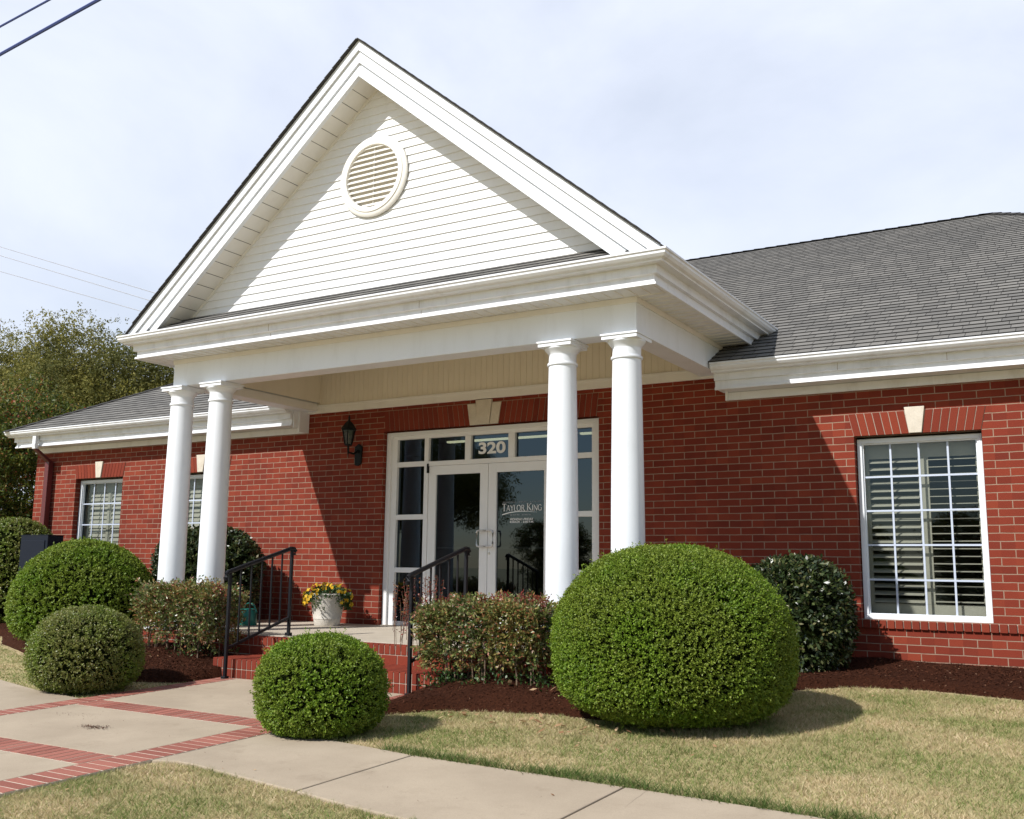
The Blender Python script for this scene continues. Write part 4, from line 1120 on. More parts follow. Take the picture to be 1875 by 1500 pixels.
tw.tube([(tx - 0.035, ty - 0.02, zt), (tx, ty, zt + 0.005), (tx + 0.05, ty + 0.015, zt)], 0.0022, 6); tw.tube([(tx, ty, zt + 0.005), (tx + 0.012, ty + 0.035, zt + 0.002)], 0.0017, 6); tw.tube([(tx + 0.02, ty + 0.007, zt + .003), (tx + 0.05, ty - 0.015, zt)], 0.0015, 6)
tag(tw.build('twig', M['bark'], None), 'small broken twig lying on the sidewalk', 'twig')

# ------------------------------------------------------------------ shrubs
M['box'] = leaf_material('boxwood_leaf', [(0.0, (0.075, 0.140, 0.009)), (0.45, (0.140, 0.235, 0.014)), (0.8, (0.205, 0.310, 0.024)), (0.97, (0.24, 0.33, 0.05)), (1.0, (0.32, 0.28, 0.13))], 0.5, 0.28, 0.32,
                         patch=[(0.0, (0.10, 0.150, 0.014)), (0.5, (0.175, 0.235, 0.022)), (1.0, (0.25, 0.30, 0.045))], pscale=2.4)
M['boxdull'] = leaf_material('dull_boxwood_leaf', [(0.0, (0.085, 0.140, 0.013)), (0.45, (0.165, 0.240, 0.022)), (0.8, (0.235, 0.310, 0.040)), (0.95, (0.20, 0.20, 0.07)), (1.0, (0.30, 0.22, 0.14))], 0.42, 0.4, 0.25,
                         patch=[(0.0, (0.11, 0.14, 0.024)), (0.5, (0.20, 0.215, 0.045)), (1.0, (0.27, 0.245, 0.09))], pscale=2.6)
M['holly'] = leaf_material('holly_leaf', [(0.0, (0.014, 0.026, 0.008)), (0.6, (0.034, 0.054, 0.015)), (0.88, (0.075, 0.095, 0.028)), (1.0, (0.16, 0.14, 0.06))], 0.33, 0.4, 0.15)
M['nandina'] = leaf_material('nandina_leaf', [(0.0, (0.05, 0.095, 0.022)), (0.36, (0.13, 0.185, 0.045)), (0.64, (0.24, 0.285, 0.10)), (0.78, (0.39, 0.38, 0.23)), (0.86, (0.24, 0.11, 0.06)), (0.95, (0.32, 0.09, 0.055)), (1.0, (0.50, 0.36, 0.28))], 0.35, 0.45, 0.25,
                             patch=[(0.0, (0.08, 0.12, 0.03)), (0.45, (0.22, 0.22, 0.06)), (0.75, (0.33, 0.23, 0.075)), (1.0, (0.36, 0.11, 0.055))], pscale=2.5)
M['nandina_low'] = leaf_material('young_green_leaf', [(0.0, (0.02, 0.05, 0.014)), (0.7, (0.045, 0.10, 0.022)), (1.0, (0.10, 0.15, 0.04))], 0.4, 0.4, 0.25)
M['red_tip'] = leaf_material('red_new_leaf', [(0.0, (0.15, 0.025, 0.02)), (0.6, (0.28, 0.05, 0.035)), (1.0, (0.30, 0.16, 0.05))], 0.4, 0.4, 0.3)

def unit(v): return v / np.maximum(np.linalg.norm(v, axis=-1, keepdims=True), 1e-9)
def leaf_quads(P, A, L, W, face=None, jit=0.6):
    """diamond leaves at P along A (unit)"""
    n = len(P); r = unit(rng.normal(size=(n, 3)))
    if face is not None: r = unit(face + r * jit)          # leaf blades turned to the light
    s_ = unit(np.cross(A, r)); L = L[:, None]; W = W[:, None]
    mid = P + A * L * 0.5
    return np.stack([P, mid + s_ * W * 0.5, P + A * L, mid - s_ * W * 0.5], 1)
def lump(D, seed, amp):
    g = np.random.default_rng(seed); o = np.zeros(len(D))
    for f, a in ((2.5, 1.0), (5.0, 0.6), (9.0, 0.35)):
        for _ in range(4):
            k = unit(g.normal(size=3)) * f; o += a * np.sin(D @ k + g.uniform(0, 6.28))
    return 1 + amp * o / 4
def shrub_surface(D, rx, ry, zc, zt, zb, p, seed, amp):
    """radius along direction D of a clipped superellipsoid with uneven trimming"""
    rz = np.where(D[:, 2] > 0, zt - zc, zc - zb)
    p = np.where(D[:, 2] > 0, p, p + 0.9)                      # rounded top, fuller towards the ground
    h = np.sqrt((D[:, 0] / rx) ** 2 + (D[:, 1] / ry) ** 2)
    q = (h ** p + np.abs(D[:, 2] / rz) ** p) ** (-1 / p)
    return q * lump(D, seed, amp)
def clipped_shrub(name, label, cat, c, rx, ry, zt, nspr, matl, seed, zcf=0.44, p=2.35, amp=0.018, nl=9, leaf=(0.0165, 0.0105), sprig=0.042, group=None, depth=0.05):
    x0, y0_ = c; zb = float(H(x0, y0_)) - 0.02; zc = zb + (zt - zb) * zcf
    D = unit(rng.normal(size=(nspr, 3)))
    R = shrub_surface(D, rx, ry, zc, zt, zb, p, seed, amp)
    cen = np.array([x0, y0_, zc])
    dep = rng.exponential(depth * 0.45, nspr); dep = np.minimum(dep, depth * 2)
    dep = dep - np.where(rng.random(nspr) < 0.03, rng.uniform(0.01, 0.045, nspr), 0.0)          # stray new shoots
    hole = lump(D, seed + 500, 1.0) > 2.15                                                     # thin spots
    keep_ = ~(hole & (rng.random(nspr) < 0.4)); D, R, dep = D[keep_], R[keep_], dep[keep_]
    P = cen + D * (R - dep)[:, None]
    k = (P[:, 2] > H(P[:, 0], P[:, 1]) - 0.02); P, D = P[k], D[k]; n = len(P)
    A = unit(D + rng.normal(size=(n, 3)) * 0.35 + np.array([0, 0, 0.25]))
    # every sprig: leaves spiralling up a short shoot
    P2 = np.repeat(P, nl, 0); A2 = np.repeat(A, nl, 0); t = np.tile(np.linspace(-0.9, 0.25, nl), n)[:, None] * sprig
    rad = unit(np.cross(A2, rng.normal(size=A2.shape)))
    LA = unit(A2 * 0.55 + rad * rng.uniform(0.5, 1.0, (len(P2), 1)))
    L = leaf[0] * rng.uniform(0.7, 1.25, len(P2)); W = leaf[1] * rng.uniform(0.75, 1.2, len(P2))
    Q = leaf_quads(P2 + A2 * t, LA, L, W, np.repeat(unit(D + np.array([0, 0, 0.5])), nl, 0), 0.75)
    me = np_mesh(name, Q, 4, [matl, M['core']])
    # solid inner core, coloured near black as the shade between the leaves
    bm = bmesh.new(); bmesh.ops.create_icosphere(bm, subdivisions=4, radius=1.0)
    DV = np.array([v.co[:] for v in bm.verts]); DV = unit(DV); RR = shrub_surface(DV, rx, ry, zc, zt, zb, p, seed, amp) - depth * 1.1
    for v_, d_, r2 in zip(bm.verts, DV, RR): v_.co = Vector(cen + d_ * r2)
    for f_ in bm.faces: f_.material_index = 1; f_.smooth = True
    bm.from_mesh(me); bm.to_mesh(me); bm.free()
    o = link(name, me)
    return tag(o, label, cat, group)
GB = 'clipped round boxwoods in front of the building'
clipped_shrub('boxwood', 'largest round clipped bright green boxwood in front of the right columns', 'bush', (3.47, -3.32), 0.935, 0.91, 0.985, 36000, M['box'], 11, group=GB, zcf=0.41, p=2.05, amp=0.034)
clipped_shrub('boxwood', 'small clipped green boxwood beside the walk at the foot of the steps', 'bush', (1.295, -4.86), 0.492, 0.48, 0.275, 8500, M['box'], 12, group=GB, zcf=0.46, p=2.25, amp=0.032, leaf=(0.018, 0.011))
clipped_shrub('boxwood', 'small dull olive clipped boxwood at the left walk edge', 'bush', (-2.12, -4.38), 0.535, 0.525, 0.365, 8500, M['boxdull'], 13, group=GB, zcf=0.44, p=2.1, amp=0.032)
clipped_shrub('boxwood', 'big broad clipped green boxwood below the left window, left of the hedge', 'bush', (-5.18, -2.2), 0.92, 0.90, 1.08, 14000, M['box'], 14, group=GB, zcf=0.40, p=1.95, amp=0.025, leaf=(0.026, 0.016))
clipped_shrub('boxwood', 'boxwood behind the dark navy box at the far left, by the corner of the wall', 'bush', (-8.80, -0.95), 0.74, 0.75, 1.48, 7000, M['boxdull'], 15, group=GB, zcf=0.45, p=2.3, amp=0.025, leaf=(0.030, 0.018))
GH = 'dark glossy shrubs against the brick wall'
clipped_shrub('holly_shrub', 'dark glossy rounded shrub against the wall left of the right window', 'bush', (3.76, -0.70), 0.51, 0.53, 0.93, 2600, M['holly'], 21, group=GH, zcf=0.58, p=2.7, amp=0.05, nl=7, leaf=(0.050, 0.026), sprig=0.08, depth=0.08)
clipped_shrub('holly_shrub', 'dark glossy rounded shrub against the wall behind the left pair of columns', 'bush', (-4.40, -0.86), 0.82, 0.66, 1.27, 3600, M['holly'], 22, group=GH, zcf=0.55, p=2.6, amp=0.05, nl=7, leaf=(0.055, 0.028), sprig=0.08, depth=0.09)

def nandina(name, label, cx, cy, hx, hy, zt, zmid, nleaf, seed, sprigs, cover, slope=0.0):
    t = thing(name, label, 'hedge', (cx, cy, float(H(cx, cy))), 'low nandina hedges beside the porch steps')
    g = np.random.default_rng(seed)
    # compound-leaf sprays: fronds with opposite leaflets
    nf = nleaf // 9
    u = g.uniform(-1, 1, nf); v = g.uniform(-1, 1, nf); wz = g.beta(1.7, 1.0, nf)
    shell = g.random(nf) < 0.65
    side = g.integers(0, 3, nf)
    v = np.where(shell & (side == 0), -1 + g.random(nf) * 0.25, v); wz = np.where(shell & (side == 1), 1 - g.random(nf) * 0.14, wz)
    u = np.where(shell & (side == 2), np.sign(u) * (1 - g.random(nf) * 0.15), u)
    x = cx + u * hx; zlo = zmid + slope * u - 0.16 * (g.random(nf) ** 3) + 0.05 * np.sin(u * 9 + seed)
    topz = zt + 0.13 * (vnoise(x, x * 0 + 3.3, 4.5, seed % 90) - 0.6) - 0.05 * np.abs(u) ** 4 + np.where(g.random(nf) < 0.06, g.random(nf) * 0.08, 0)
    z = zlo + (topz - zlo) * wz; sq = 1 - 0.18 * np.abs(u) ** 4
    y = cy + v * hy * sq * (0.8 + 0.2 * wz)
    P = np.stack([x, y, z], 1)
    out = np.stack([u * 0.5, v * 1.1, wz * 0.9 - 0.25], 1)
    P = P + g.normal(size=P.shape) * 0.03
    A = unit(out + g.normal(size=(nf, 3)) * 0.6); nl = 9
    side_v = unit(np.cross(A, g.normal(size=(nf, 3))))
    Ps, As = [], []
    for k in range(nl):
        tt = (k // 2) * 0.016
        sg = 1 if k % 2 else -1
        Ps.append(P + A * tt); As.append(unit(A * 0.7 + side_v * sg * 0.9 + g.normal(size=(nf, 3)) * 0.25) if k < nl - 1 else A)
    P2, A2 = np.concatenate(Ps), np.concatenate(As)
    k = P2[:, 2] > H(P2[:, 0], P2[:, 1])
    P2, A2 = P2[k], A2[k]
    Q = leaf_quads(P2, A2, 0.036 * g.uniform(0.7, 1.25, len(P2)), 0.017 * g.uniform(0.8, 1.3, len(P2)))
    link('foliage', np_mesh('foliage', Q, 4, [M['nandina']]), t)
    st = MB()
    for k in range(30):
        xx = cx + random.uniform(-0.95, 0.95) * hx; yy = cy + random.uniform(-0.8, 0.8) * hy; zb = float(H(xx, yy) + mound(np.array(xx), np.array(yy)))
        st.tube([(xx, yy, zb - 0.05), (xx + random.uniform(-.03, .03), yy + random.uniform(-.03, .03), (zb + zt) / 2), (xx + random.uniform(-.07, .07), yy + random.uniform(-.06, .06), zt - 0.06)], [0.008, 0.006, 0.004], 6)
    for k in range(120):
        a_ = Vector((cx + random.uniform(-0.9, 0.9) * hx, cy + random.uniform(-0.7, 0.7) * hy, random.uniform(zmid, zt - 0.1)))
        d_ = Vector((random.gauss(0, 1), random.gauss(0, 1), random.uniform(0.3, 1.6))).normalized() * random.uniform(0.08, 0.2)
        st.tube([a_, a_ + d_ * 0.5 + Vector((random.uniform(-.01, .01), random.uniform(-.01, .01), 0)), a_ + d_], [0.0035, 0.0028, 0.0018], 5)
    st.build('stem', M['twig'], t, smooth=True)
    # low green growth at the foot
    if cover:
        Ps = []
        for (ax_, bx_, ay_, by_, n) in cover:
            x = g.uniform(ax_, bx_, n); y = g.uniform(ay_, by_, n); hump = 0.03 + 0.16 * vnoise(x, y, 5, 77)
            Ps.append(np.stack([x, y, H(x, y) + mound(x, y) + g.random(n) * hump], 1))
        P = np.concatenate(Ps); A = unit(g.normal(size=P.shape) + np.array([0, -0.4, 0.7]))
        Q = leaf_quads(P, A, 0.036 * g.uniform(0.6, 1.2, len(P)), 0.018 * g.uniform(0.8, 1.2, len(P)))
        link('low_foliage', np_mesh('low_foliage', Q, 4, [M['nandina_low']]), t)
    if sprigs:
        V, S = [], MB()
        for (sx, sy, z0, z1) in sprigs:
            dx, dy = random.uniform(-.09, .09), random.uniform(-.06, .06)
            S.tube([(sx, sy, z0), (sx + dx * .4, sy + dy * .4, (z0 + z1) / 2), (sx + dx, sy + dy, z1)], [0.003, 0.0025, 0.0015], 5)
            for k in range(20):
                tt = 0.3 + 0.7 * k / 19
                p = np.array([[sx + dx * tt, sy + dy * tt, z0 + (z1 - z0) * tt]]); a = unit(g.normal(size=(1, 3)) + np.array([[0, 0, 0.4]]))
                V.append(leaf_quads(p, a, np.array([0.030]), np.array([0.011])))
        link('red_shoot', np_mesh('red_shoot', np.concatenate(V), 4, [M['red_tip']]), t)
        S.build('shoot_stem', M['twig'], t)
sp = [(random.uniform(0.58, 1.02), random.uniform(-3.15, -2.85), random.uniform(0.0, 0.2), random.uniform(0.40, 0.72)) for _ in range(46)]
sp += [(random.uniform(1.55, 2.15), random.uniform(-3.1, -2.8), 0.40, random.uniform(0.50, 0.57)) for _ in range(60)]
sp += [(random.uniform(0.85, 1.6), random.uniform(-3.1, -2.8), 0.38, random.uniform(0.47, 0.53)) for _ in range(14)]
nandina('nandina_hedge', 'low mottled nandina hedge with red tips right of the steps', 1.57, -2.92, 0.60, 0.31, 0.455, -0.06, 29000, 31, sp, [(0.98, 2.3, -3.25, -2.95, 500), (1.0, 1.30, -3.35, -3.0, 200)])
nandina('nandina_hedge', 'low grey green nandina hedge left of the steps below the left columns', -2.50, -2.80, 0.58, 0.31, 0.51, -0.03, 25000, 32, [(random.uniform(-2.2, -1.8), -2.9, 0.4, random.uniform(0.5, 0.57)) for _ in range(10)], [(-2.5, -2.1, -3.1, -2.75, 120)], slope=-0.10)

# ------------------------------------------------------------------ planter, watering can, lantern, outlet, navy box
PX, PY = -2.43, -0.56
t = thing('flower_planter', 'pale round flower pot with orange pansies on the landing by the brick wall', 'flower pot', (PX, PY, 0))
p = MB(); p.lathe([(0.160, 0.002), (0.166, 0.012), (0.178, 0.085), (0.183, 0.09), (0.184, 0.10), (0.182, 0.106), (0.204, 0.22), (0.222, 0.34), (0.232, 0.385), (0.240, 0.392), (0.244, 0.402), (0.240, 0.414), (0.228, 0.418), (0.214, 0.41), (0.210, 0.38)], PX, PY, 40); p.build('pot', M['pot'], t, smooth=True)
p = MB(); p.lathe([(0.209, 0.375), (0.10, 0.392), (0.01, 0.395)], PX, PY, 24); p.build('soil', M['soil'], t)
n = 2200; g = np.random.default_rng(5)
a = g.uniform(0, 6.28, n); rr = 0.27 * np.sqrt(g.random(n)); P = np.stack([PX + rr * np.cos(a), PY + rr * np.sin(a), 0.42 + 0.10 * g.random(n) * (1 - (rr / 0.3) ** 2) - np.maximum(0, rr - 0.22) * 1.5], 1)
droop = g.random(n) < 0.5
ang = np.where(g.random(n) < 0.55, g.normal(0.5, 0.4, n), g.normal(3.9, 0.55, n))
dr = 0.255 + 0.05 * g.random(n)
P[droop] = np.stack([PX + dr * np.cos(ang), PY + dr * np.sin(ang), 0.41 - 0.20 * g.random(n) * np.where(np.cos(ang) > 0, 1.0, 0.5)], 1)[droop]
Q = leaf_quads(P, unit(g.normal(size=P.shape) + np.array([0, 0, 0.5])), 0.045 * g.uniform(0.6, 1.2, n), 0.022 * g.uniform(0.7, 1.2, n))
link('foliage', np_mesh('foliage', Q, 4, [M['nandina_low']]), t)
M['petal'] = leaf_material('orange_petal', [(0.0, (0.72, 0.30, 0.01)), (0.4, (0.78, 0.45, 0.02)), (0.85, (0.82, 0.58, 0.05)), (1.0, (0.10, 0.03, 0.06))], 0.6, 0.2, 0.35)
nf = 84; a = g.uniform(0, 6.28, nf); rr = 0.29 * np.sqrt(g.random(nf)); hang = g.random(nf) < 0.5
C0 = np.stack([PX + rr * np.cos(a), PY + rr * np.sin(a), 0.48 + 0.07 * g.random(nf) - np.maximum(0, rr - 0.2) * 0.6], 1)
an2 = np.where(g.random(nf) < 0.33, g.normal(0.45, 0.35, nf), g.normal(3.95, 0.6, nf))
C0[hang] = np.stack([PX + 0.31 * np.cos(an2), PY + 0.31 * np.sin(an2), 0.42 - 0.16 * g.random(nf)], 1)[hang]
N0 = unit(np.stack([C0[:, 0] - PX, C0[:, 1] - PY - 0.12, 0.10 + 0 * a], 1) + g.normal(size=(nf, 3)) * 0.25)
V = []
C0 = C0[:nf]
for k in range(5):
    th = 2 * math.pi * k / 5
    e1 = unit(np.cross(N0, np.array([0.1, 0.2, 1.0]))); e2 = np.cross(N0, e1)
    d = e1 * math.cos(th) + e2 * math.sin(th); s_ = np.cross(N0, d); L = 0.030
    V.append(np.stack([C0, C0 + d * L * 0.6 + s_ * L * 0.45 + N0 * 0.006, C0 + d * L + N0 * 0.004, C0 + d * L * 0.6 - s_ * L * 0.45 + N0 * 0.006], 1))
V = np.stack(V, 1)                 # (flower, petal, corner, xyz)
for k in range(nf): link('flower', np_mesh('flower', V[k], 4, [M['petal']]), t)

wx, wy = -3.22, -1.2
t = thing('watering_can', 'teal plastic watering can on the landing behind the left handrail', 'watering can', (wx, wy, 0))
p = MB(); p.lathe([(0.115, 0.002), (0.122, 0.02), (0.120, 0.15), (0.105, 0.20), (0.085, 0.212), (0.075, 0.205)], wx, wy, 28); p.build('body', M['teal'], t, smooth=True)
p = MB(); p.tube([(wx - 0.10, wy, 0.05), (wx - 0.17, wy, 0.12), (wx - 0.235, wy, 0.24)], [0.022, 0.017, 0.014], 10); p.lathe([(0.014, 0.235), (0.035, 0.262), (0.034, 0.268)], wx - 0.24, wy, 14); p.build('spout', M['teal'], t, smooth=True)
p = MB(); p.tube([(wx - 0.08, wy, 0.20), (wx - 0.05, wy, 0.265), (wx + 0.03, wy, 0.285), (wx + 0.11, wy, 0.255), (wx + 0.155, wy, 0.17), (wx + 0.12, wy, 0.07)], 0.012, 8); p.build('handle', M['teal'], t, smooth=True)

lx, ly = -2.47, -0.22
t = thing('wall_lantern', 'black carriage wall lantern on the brick left of the entrance', 'wall lamp', (lx, 0, 2.3))
p = MB(); p.prism([(lx - 0.04 + 0.0, -0.006, 2.16), (lx + 0.02, -0.006, 2.15), (lx + 0.075, -0.006, 2.18), (lx + 0.085, -0.006, 2.42), (lx + 0.02, -0.006, 2.46), (lx - 0.045, -0.006, 2.42)], (0, -0.025, 0)); p.build('backplate', M['lantern'], t, bevel=0.006)
p = MB(); p.tube([(lx + 0.02, -0.03, 2.36), (lx + 0.015, -0.12, 2.31), (lx + 0.005, ly + 0.01, 2.32), (lx, ly, 2.36), (lx, ly, 2.43)], [0.018, 0.014, 0.014, 0.016, 0.02], 10); p.tube([(lx, ly, 2.34), (lx, ly, 2.25)], [0.012, 0.004], 8); p.build('arm', M['lantern'], t, smooth=True)
p = MB(); nn_ = 6
def ring(r, z, o=0.0): return [(lx + r * math.cos(2 * math.pi * k / nn_ + o), ly + r * math.sin(2 * math.pi * k / nn_ + o), z) for k in range(nn_)]
for k in range(nn_):
    a0, a1 = ring(0.052, 2.43)[k], ring(0.092, 2.63)[k]; p.tube([a0, a1], 0.007, 6)
p.prism(ring(0.055, 2.415), (0, 0, 0.018)); p.prism(ring(0.105, 2.625), (0, 0, 0.02))
R0, R1, R2 = ring(0.115, 2.645), ring(0.05, 2.735), ring(0.018, 2.765)
for k in range(nn_):
    j = (k + 1) % nn_; p.poly([R0[k], R0[j], R1[j], R1[k]]); p.poly([R1[k], R1[j], R2[j], R2[k]])
p.lathe([(0.018, 2.76), (0.014, 2.79), (0.020, 2.80), (0.012, 2.815), (0.004, 2.845)], lx, ly, 12)
p.build('cage', M['lantern'], t)
p = MB(); A0, A1 = ring(0.049, 2.433), ring(0.087, 2.624)
for k in range(nn_):
    j = (k + 1) % nn_; p.poly([A0[k], A0[j], A1[j], A1[k]])
p.build('lantern_pane', M['lantern_glass'], t)
p = MB(); p.lathe([(0.012, 2.435), (0.012, 2.52), (0.016, 2.54), (0.005, 2.58)], lx, ly, 10); p.build('candle_bulb', M['decal'], t)

t = MB(); t.box(-2.70, -2.625, -0.035, -0.001, 0.335, 0.445); o = t.build('outlet_cover', M['alu'], None, bevel=0.006); tag(o, 'small white outlet cover on the brick behind the flower pot', 'outlet')

nb = thing('utility_cabinet', 'dark navy metal cabinet between the two left boxwoods', 'cabinet', (-7.43, -1.35, -0.25))
p = MB(); p.box(-7.76, -7.10, -1.50, -1.24, -0.26, 1.165); p.build('body', M['navy'], nb, bevel=0.008)
p = MB(); p.box(-7.765, -7.095, -1.505, -1.235, 1.165, 1.18); p.build('lid', M['navy'], nb, bevel=0.004)
p = MB(); p.box(-7.70, -7.16, -1.512, -1.50, -0.12, 1.10); p.build('door', M['navy'], nb, bevel=0.004)

lt = thing('ceiling_light', 'lit fluorescent ceiling light seen through the entrance transom', 'ceiling light', (-0.6, 2.0, 2.74))
p = MB(); p.box(-2.35, 0.22, 1.95, 2.05, 2.715, 2.755); p.build('housing', M['alu'], lt)
p = MB(); p.box(-2.33, -0.1, 1.96, 2.04, 2.690, 2.714); p.box(0.0, 0.2, 1.96, 2.04, 2.69, 2.714); p.build('tube', M['lamp_on'], lt)

# ------------------------------------------------------------------ trees
M['oak'] = leaf_material('olive_oak_leaf', [(0.0, (0.105, 0.110, 0.020)), (0.45, (0.20, 0.185, 0.038)), (0.8, (0.29, 0.26, 0.060)), (1.0, (0.38, 0.33, 0.10))], 0.7, 0.2, 0.35,
                         patch=[(0.0, (0.06, 0.07, 0.02)), (0.6, (0.12, 0.125, 0.035)), (1.0, (0.20, 0.185, 0.06))], pscale=0.55)
M['photinia'] = leaf_material('evergreen_leaf', [(0.0, (0.030, 0.050, 0.008)), (0.5, (0.080, 0.110, 0.016)), (0.82, (0.16, 0.175, 0.028)), (0.90, (0.26, 0.20, 0.05)), (1.0, (0.34, 0.06, 0.03))], 0.5, 0.25, 0.3)
M['berry'] = leaf_material('red_berry', [(0.0, (0.20, 0.02, 0.012)), (1.0, (0.38, 0.05, 0.025))], 0.5, 0.3, 0.1)
def tree(label, c, trunk_h, clumps, nleaf, seed, matl, leaf=(0.105, 0.055), name='oak_tree', group=None, cat='tree', twig=40, r0=0.22, gz=-0.2):
    """clumps = [(dx, dy, z, rx, rz)]"""
    g = np.random.default_rng(seed); rnd = random.Random(seed)
    t = thing(name, label, cat, (c[0], c[1], gz), group)
    tr = MB(); top = Vector((c[0] + rnd.uniform(-.3, .3), c[1], trunk_h))
    tr.tube([(c[0], c[1], gz - 0.1), (c[0] + 0.05, c[1], gz + 0.4), (c[0] + rnd.uniform(-.15, .15), c[1], gz + trunk_h * 0.6), top], [r0 * 1.35, r0, r0 * 0.85, r0 * 0.7], 10)
    for dx, dy, z, rx, rz in clumps:
        e = Vector((c[0] + dx, c[1] + dy, z)); mid = top.lerp(e, 0.5) + Vector((rnd.uniform(-.3, .3), rnd.uniform(-.3, .3), -0.1 * (e - top).length))
        tr.tube([top - Vector((0, 0, rnd.uniform(0.0, 0.4) * trunk_h * 0.4)), mid, e], [r0 * 0.45, r0 * 0.3, r0 * 0.1], 7)
        for _ in range(max(3, int(twig / len(clumps)))):
            d = Vector((rnd.gauss(0, 1), rnd.gauss(0, 1), rnd.gauss(0.2, .8))).normalized()
            q = e + Vector((d.x * rx, d.y * rx, d.z * rz)) * rnd.uniform(.6, .95); s0 = mid.lerp(e, rnd.uniform(.3, 1))
            tr.tube([s0, s0.lerp(q, .5) + Vector((rnd.uniform(-.15, .15), rnd.uniform(-.15, .15), .1)), q], [r0 * 0.13, r0 * 0.08, r0 * 0.03], 5)
    tr.build('trunk', M['bark'], t, smooth=True)
    vol = np.array([rx * rx * rz for *_, rx, rz in clumps]); w_ = vol ** 0.75; w_ /= w_.sum(); Ps = []
    for (dx, dy, z, rx, rz), ww in zip(clumps, w_):
        n = int(nleaf / 7 * ww)
        # sub-clusters give light and dark clumps with gaps between
        nk = max(12, int(30 * rx * rz)); K = unit(g.normal(size=(nk, 3))) * (g.uniform(0.55, 1.0, (nk, 1)))
        kid = g.integers(0, nk, n); sc = 0.16 + 0.12 * g.random(nk)
        D = K[kid] + g.normal(size=(n, 3)) * sc[kid][:, None] * np.array([0.8, 0.8, 0.6])
        P = np.array([c[0] + dx, c[1] + dy, z]) + D * np.array([rx, rx, rz])
        Ps.append(P)
    P = np.concatenate(Ps); nl = 7; P2 = np.repeat(P, nl, 0) + g.normal(size=(len(P) * nl, 3)) * leaf[0] * 0.55
    A = unit(g.normal(size=P2.shape) + np.array([0, 0, 0.2]))
    Q = leaf_quads(P2, A, leaf[0] * g.uniform(0.6, 1.3, len(P2)), leaf[1] * g.uniform(0.7, 1.2, len(P2)), np.array([[-0.2, -0.5, 0.8]]), 0.9)
    link('crown', np_mesh('crown', Q, 4, [matl]), t)
    return t, P
GT = 'olive oaks behind the left end of the building'
tree('tall olive oak with domed crown behind the left roof', (-26.0, 12.0), 4.0, [(0.2, 0, 7.93, 2.3, 2.0), (-2.0, 0.5, 7.07, 2.2, 1.7), (2.3, 0, 6.78, 2.0, 1.7), (4.0, 0.5, 6.02, 1.7, 1.5), (0.5, -1, 5.92, 2.6, 1.3), (-2.2, -1, 5.35, 2.0, 1.2), (2.8, -1, 4.87, 1.8, 1.0), (0, 1, 4.77, 2.2, 1.1)], 125000, 41, M['oak'], group=GT)
tree('olive oak at the left picture edge behind the berry shrub', (-33.5, 13.0), 4.5, [(0, 0, 8.48, 2.4, 2.0), (2.4, 0.5, 7.90, 2.2, 1.8), (-2.4, 0.4, 7.71, 2.3, 1.9), (0.4, -0.8, 6.38, 2.6, 1.5), (3.2, -0.6, 6.18, 2.0, 1.4), (2.0, 0, 4.85, 2.0, 1.0)], 95000, 42, M['oak'], group=GT)
tree('lower olive oak showing over the left roof beside the portico', (-21.0, 13.5), 3.6, [(0, 0, 7.26, 2.0, 1.7), (1.9, 0.3, 6.68, 1.9, 1.6), (-1.6, 0.2, 6.30, 1.7, 1.4), (3.6, 0, 6.02, 1.7, 1.4), (0.6, -0.7, 5.25, 2.4, 1.2), (2.6, -.5, 4.77, 2.0, 1.1)], 85000, 43, M['oak'], group=GT)
bt, BP = tree('tall dark evergreen shrub with red berries beside the left wall corner', (-13.0, 1.6), 1.2, [(0.0, 0, 3.5, 1.35, 0.95), (-1.1, 0.2, 3.3, 1.3, 1.0), (0.9, 0.2, 2.9, 0.95, 0.85), (0.2, -0.5, 2.3, 1.3, 1.0), (-1.1, -0.4, 2.1, 1.3, 1.1), (0.6, -0.3, 1.3, 1.3, 1.1), (-0.8, -0.5, 1.0, 1.4, 1.2), (0.9, 0.1, 0.6, 1.0, 0.9)], 85000, 44, M['photinia'], leaf=(0.085, 0.038), name='berry_shrub', cat='shrub', twig=50, r0=0.08)
k = np.random.default_rng(9); ctr = BP[k.integers(0, len(BP), 60)]; Pb = (ctr[:, None, :] + k.normal(size=(60, 34, 3)) * np.array([0.12, 0.12, 0.09])).reshape(-1, 3)
Q = leaf_quads(Pb, unit(k.normal(size=Pb.shape)), np.full(len(Pb), 0.032), np.full(len(Pb), 0.026)); link('berries', np_mesh('berries', Q, 4, [M['berry']]), bt)

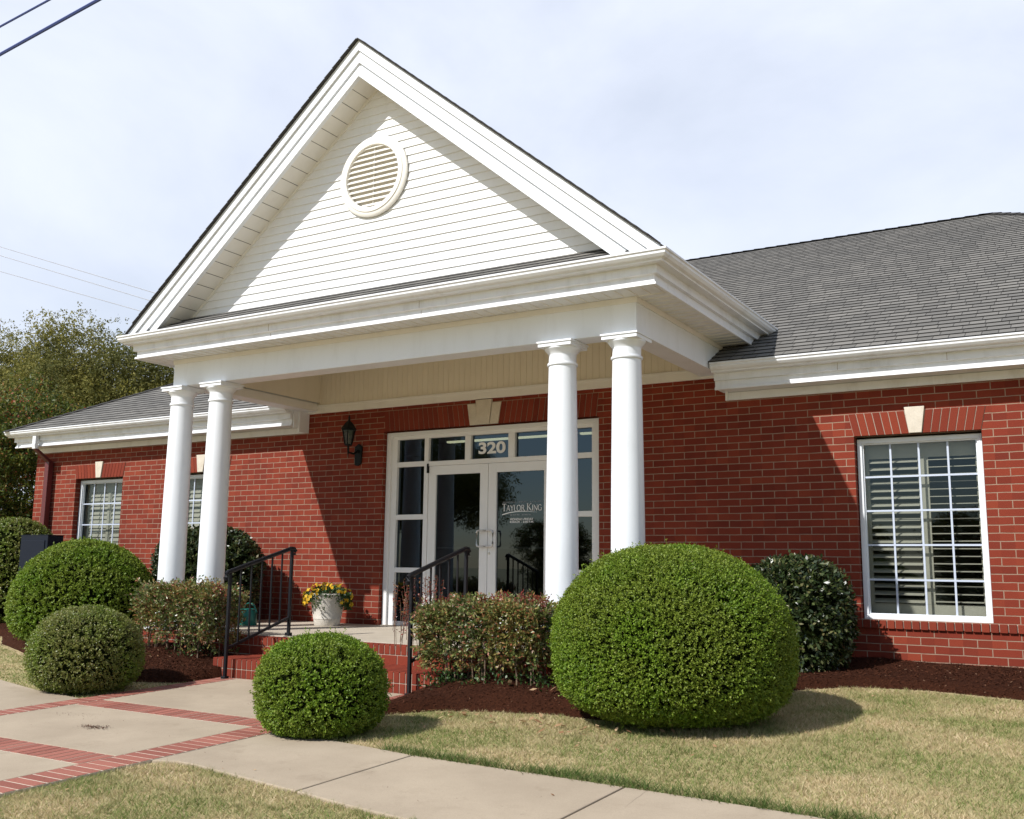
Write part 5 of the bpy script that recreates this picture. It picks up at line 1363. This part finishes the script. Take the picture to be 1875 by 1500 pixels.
# ------------------------------------------------------------------ overhead wires
def wire(label, p, q, r, sag, matl):
    mb = MB(); p, q = Vector(p), Vector(q); n = 36
    mb.tube([p.lerp(q, k / n) - Vector((0, 0, sag * 4 * (k / n) * (1 - k / n))) for k in range(n + 1)], r, 6)
    o = mb.build('power_line', matl, None, smooth=True); tag(o, label, 'cable', 'overhead cables')
def through(a, b, ta, tb):
    a, b = Vector(a), Vector(b); d = b - a; return a - d * ta, b + d * tb
WA = ((-15.834, 2.0, 13.635), (-13.922, 2.0, 13.76), 9, 9); WB = ((-15.715, 2.0, 12.874), (-12.075, 2.0, 13.197), 5, 5)
p, q = through(*WA); wire('thinner of the two thick dark cables, nearer the upper left corner', p, q, 0.026, 0.0, M['wire'])
p, q = through(*WB); wire('thicker dark cable, lower of the two in the upper left corner', p, q, 0.040, 0.0, M['wire'])
for lab, a, b in (('topmost of three thin distant cables left of the gable', (-31.79, 12, 13.53), (-21.985, 12, 10.24)), ('middle of three thin distant cables left of the gable', (-31.73, 12, 13.15), (-22.1, 12, 9.955)), ('lowest of three thin distant cables, just above the oaks', (-31.63, 12, 12.46), (-22.59, 12, 9.636))):
    p, q = through(a, b, 1.0, 0.6); wire(lab, p, q, 0.016, 0.0, M['wire_thin'])

# ------------------------------------------------------------------ across the street (seen in the entrance glass)
M['asphalt'] = noisy_material('asphalt', (0.04, 0.04, 0.041), (0.06, 0.06, 0.06), 1.5, rough=0.95, spec=0.15)
st_ = MB(); zs0, zs1 = float(H(0, -10.3)) - 0.02, float(H(0, -18.0)) - 0.02
st_.poly([(-120, -18.0, zs1), (120, -18.0, zs1), (120, -10.3, zs0), (-120, -10.3, zs0)])
tag(st_.build('street', M['asphalt'], None), kind='structure')
def copy_tree(src, loc, sc, label, group):
    r = src.copy(); COL.objects.link(r); r.location = loc; r.scale = (sc, sc, sc); r['label'] = label; r['group'] = group
    for ch in src.children:
        c = ch.copy(); COL.objects.link(c); c.parent = r
    return r
OAKS = [o for o in bpy.data.objects if o.name.startswith('oak_tree') and o.parent is None]
for k, (x, y, sc) in enumerate([(-25.5, -33, 1.0), (-31, -30, 1.0), (-38, -33, 1.1)]):
    copy_tree(OAKS[k % len(OAKS)], (x, y, -1.3), sc, 'tall oak across the street, mirrored dark in the entrance glass', 'trees across the street')
for k, (x, y, sc) in enumerate([(-18, -35, 1.0), (-13.5, -36, 0.95), (-8.5, -36, 1.05), (-3.5, -37, 0.95), (2, -37, 1.05), (7, -38, 1.0)]):
    copy_tree(bt, (x, y, -1.35), sc, 'low evergreen shrub across the street, mirrored in the entrance glass', 'shrubs across the street')
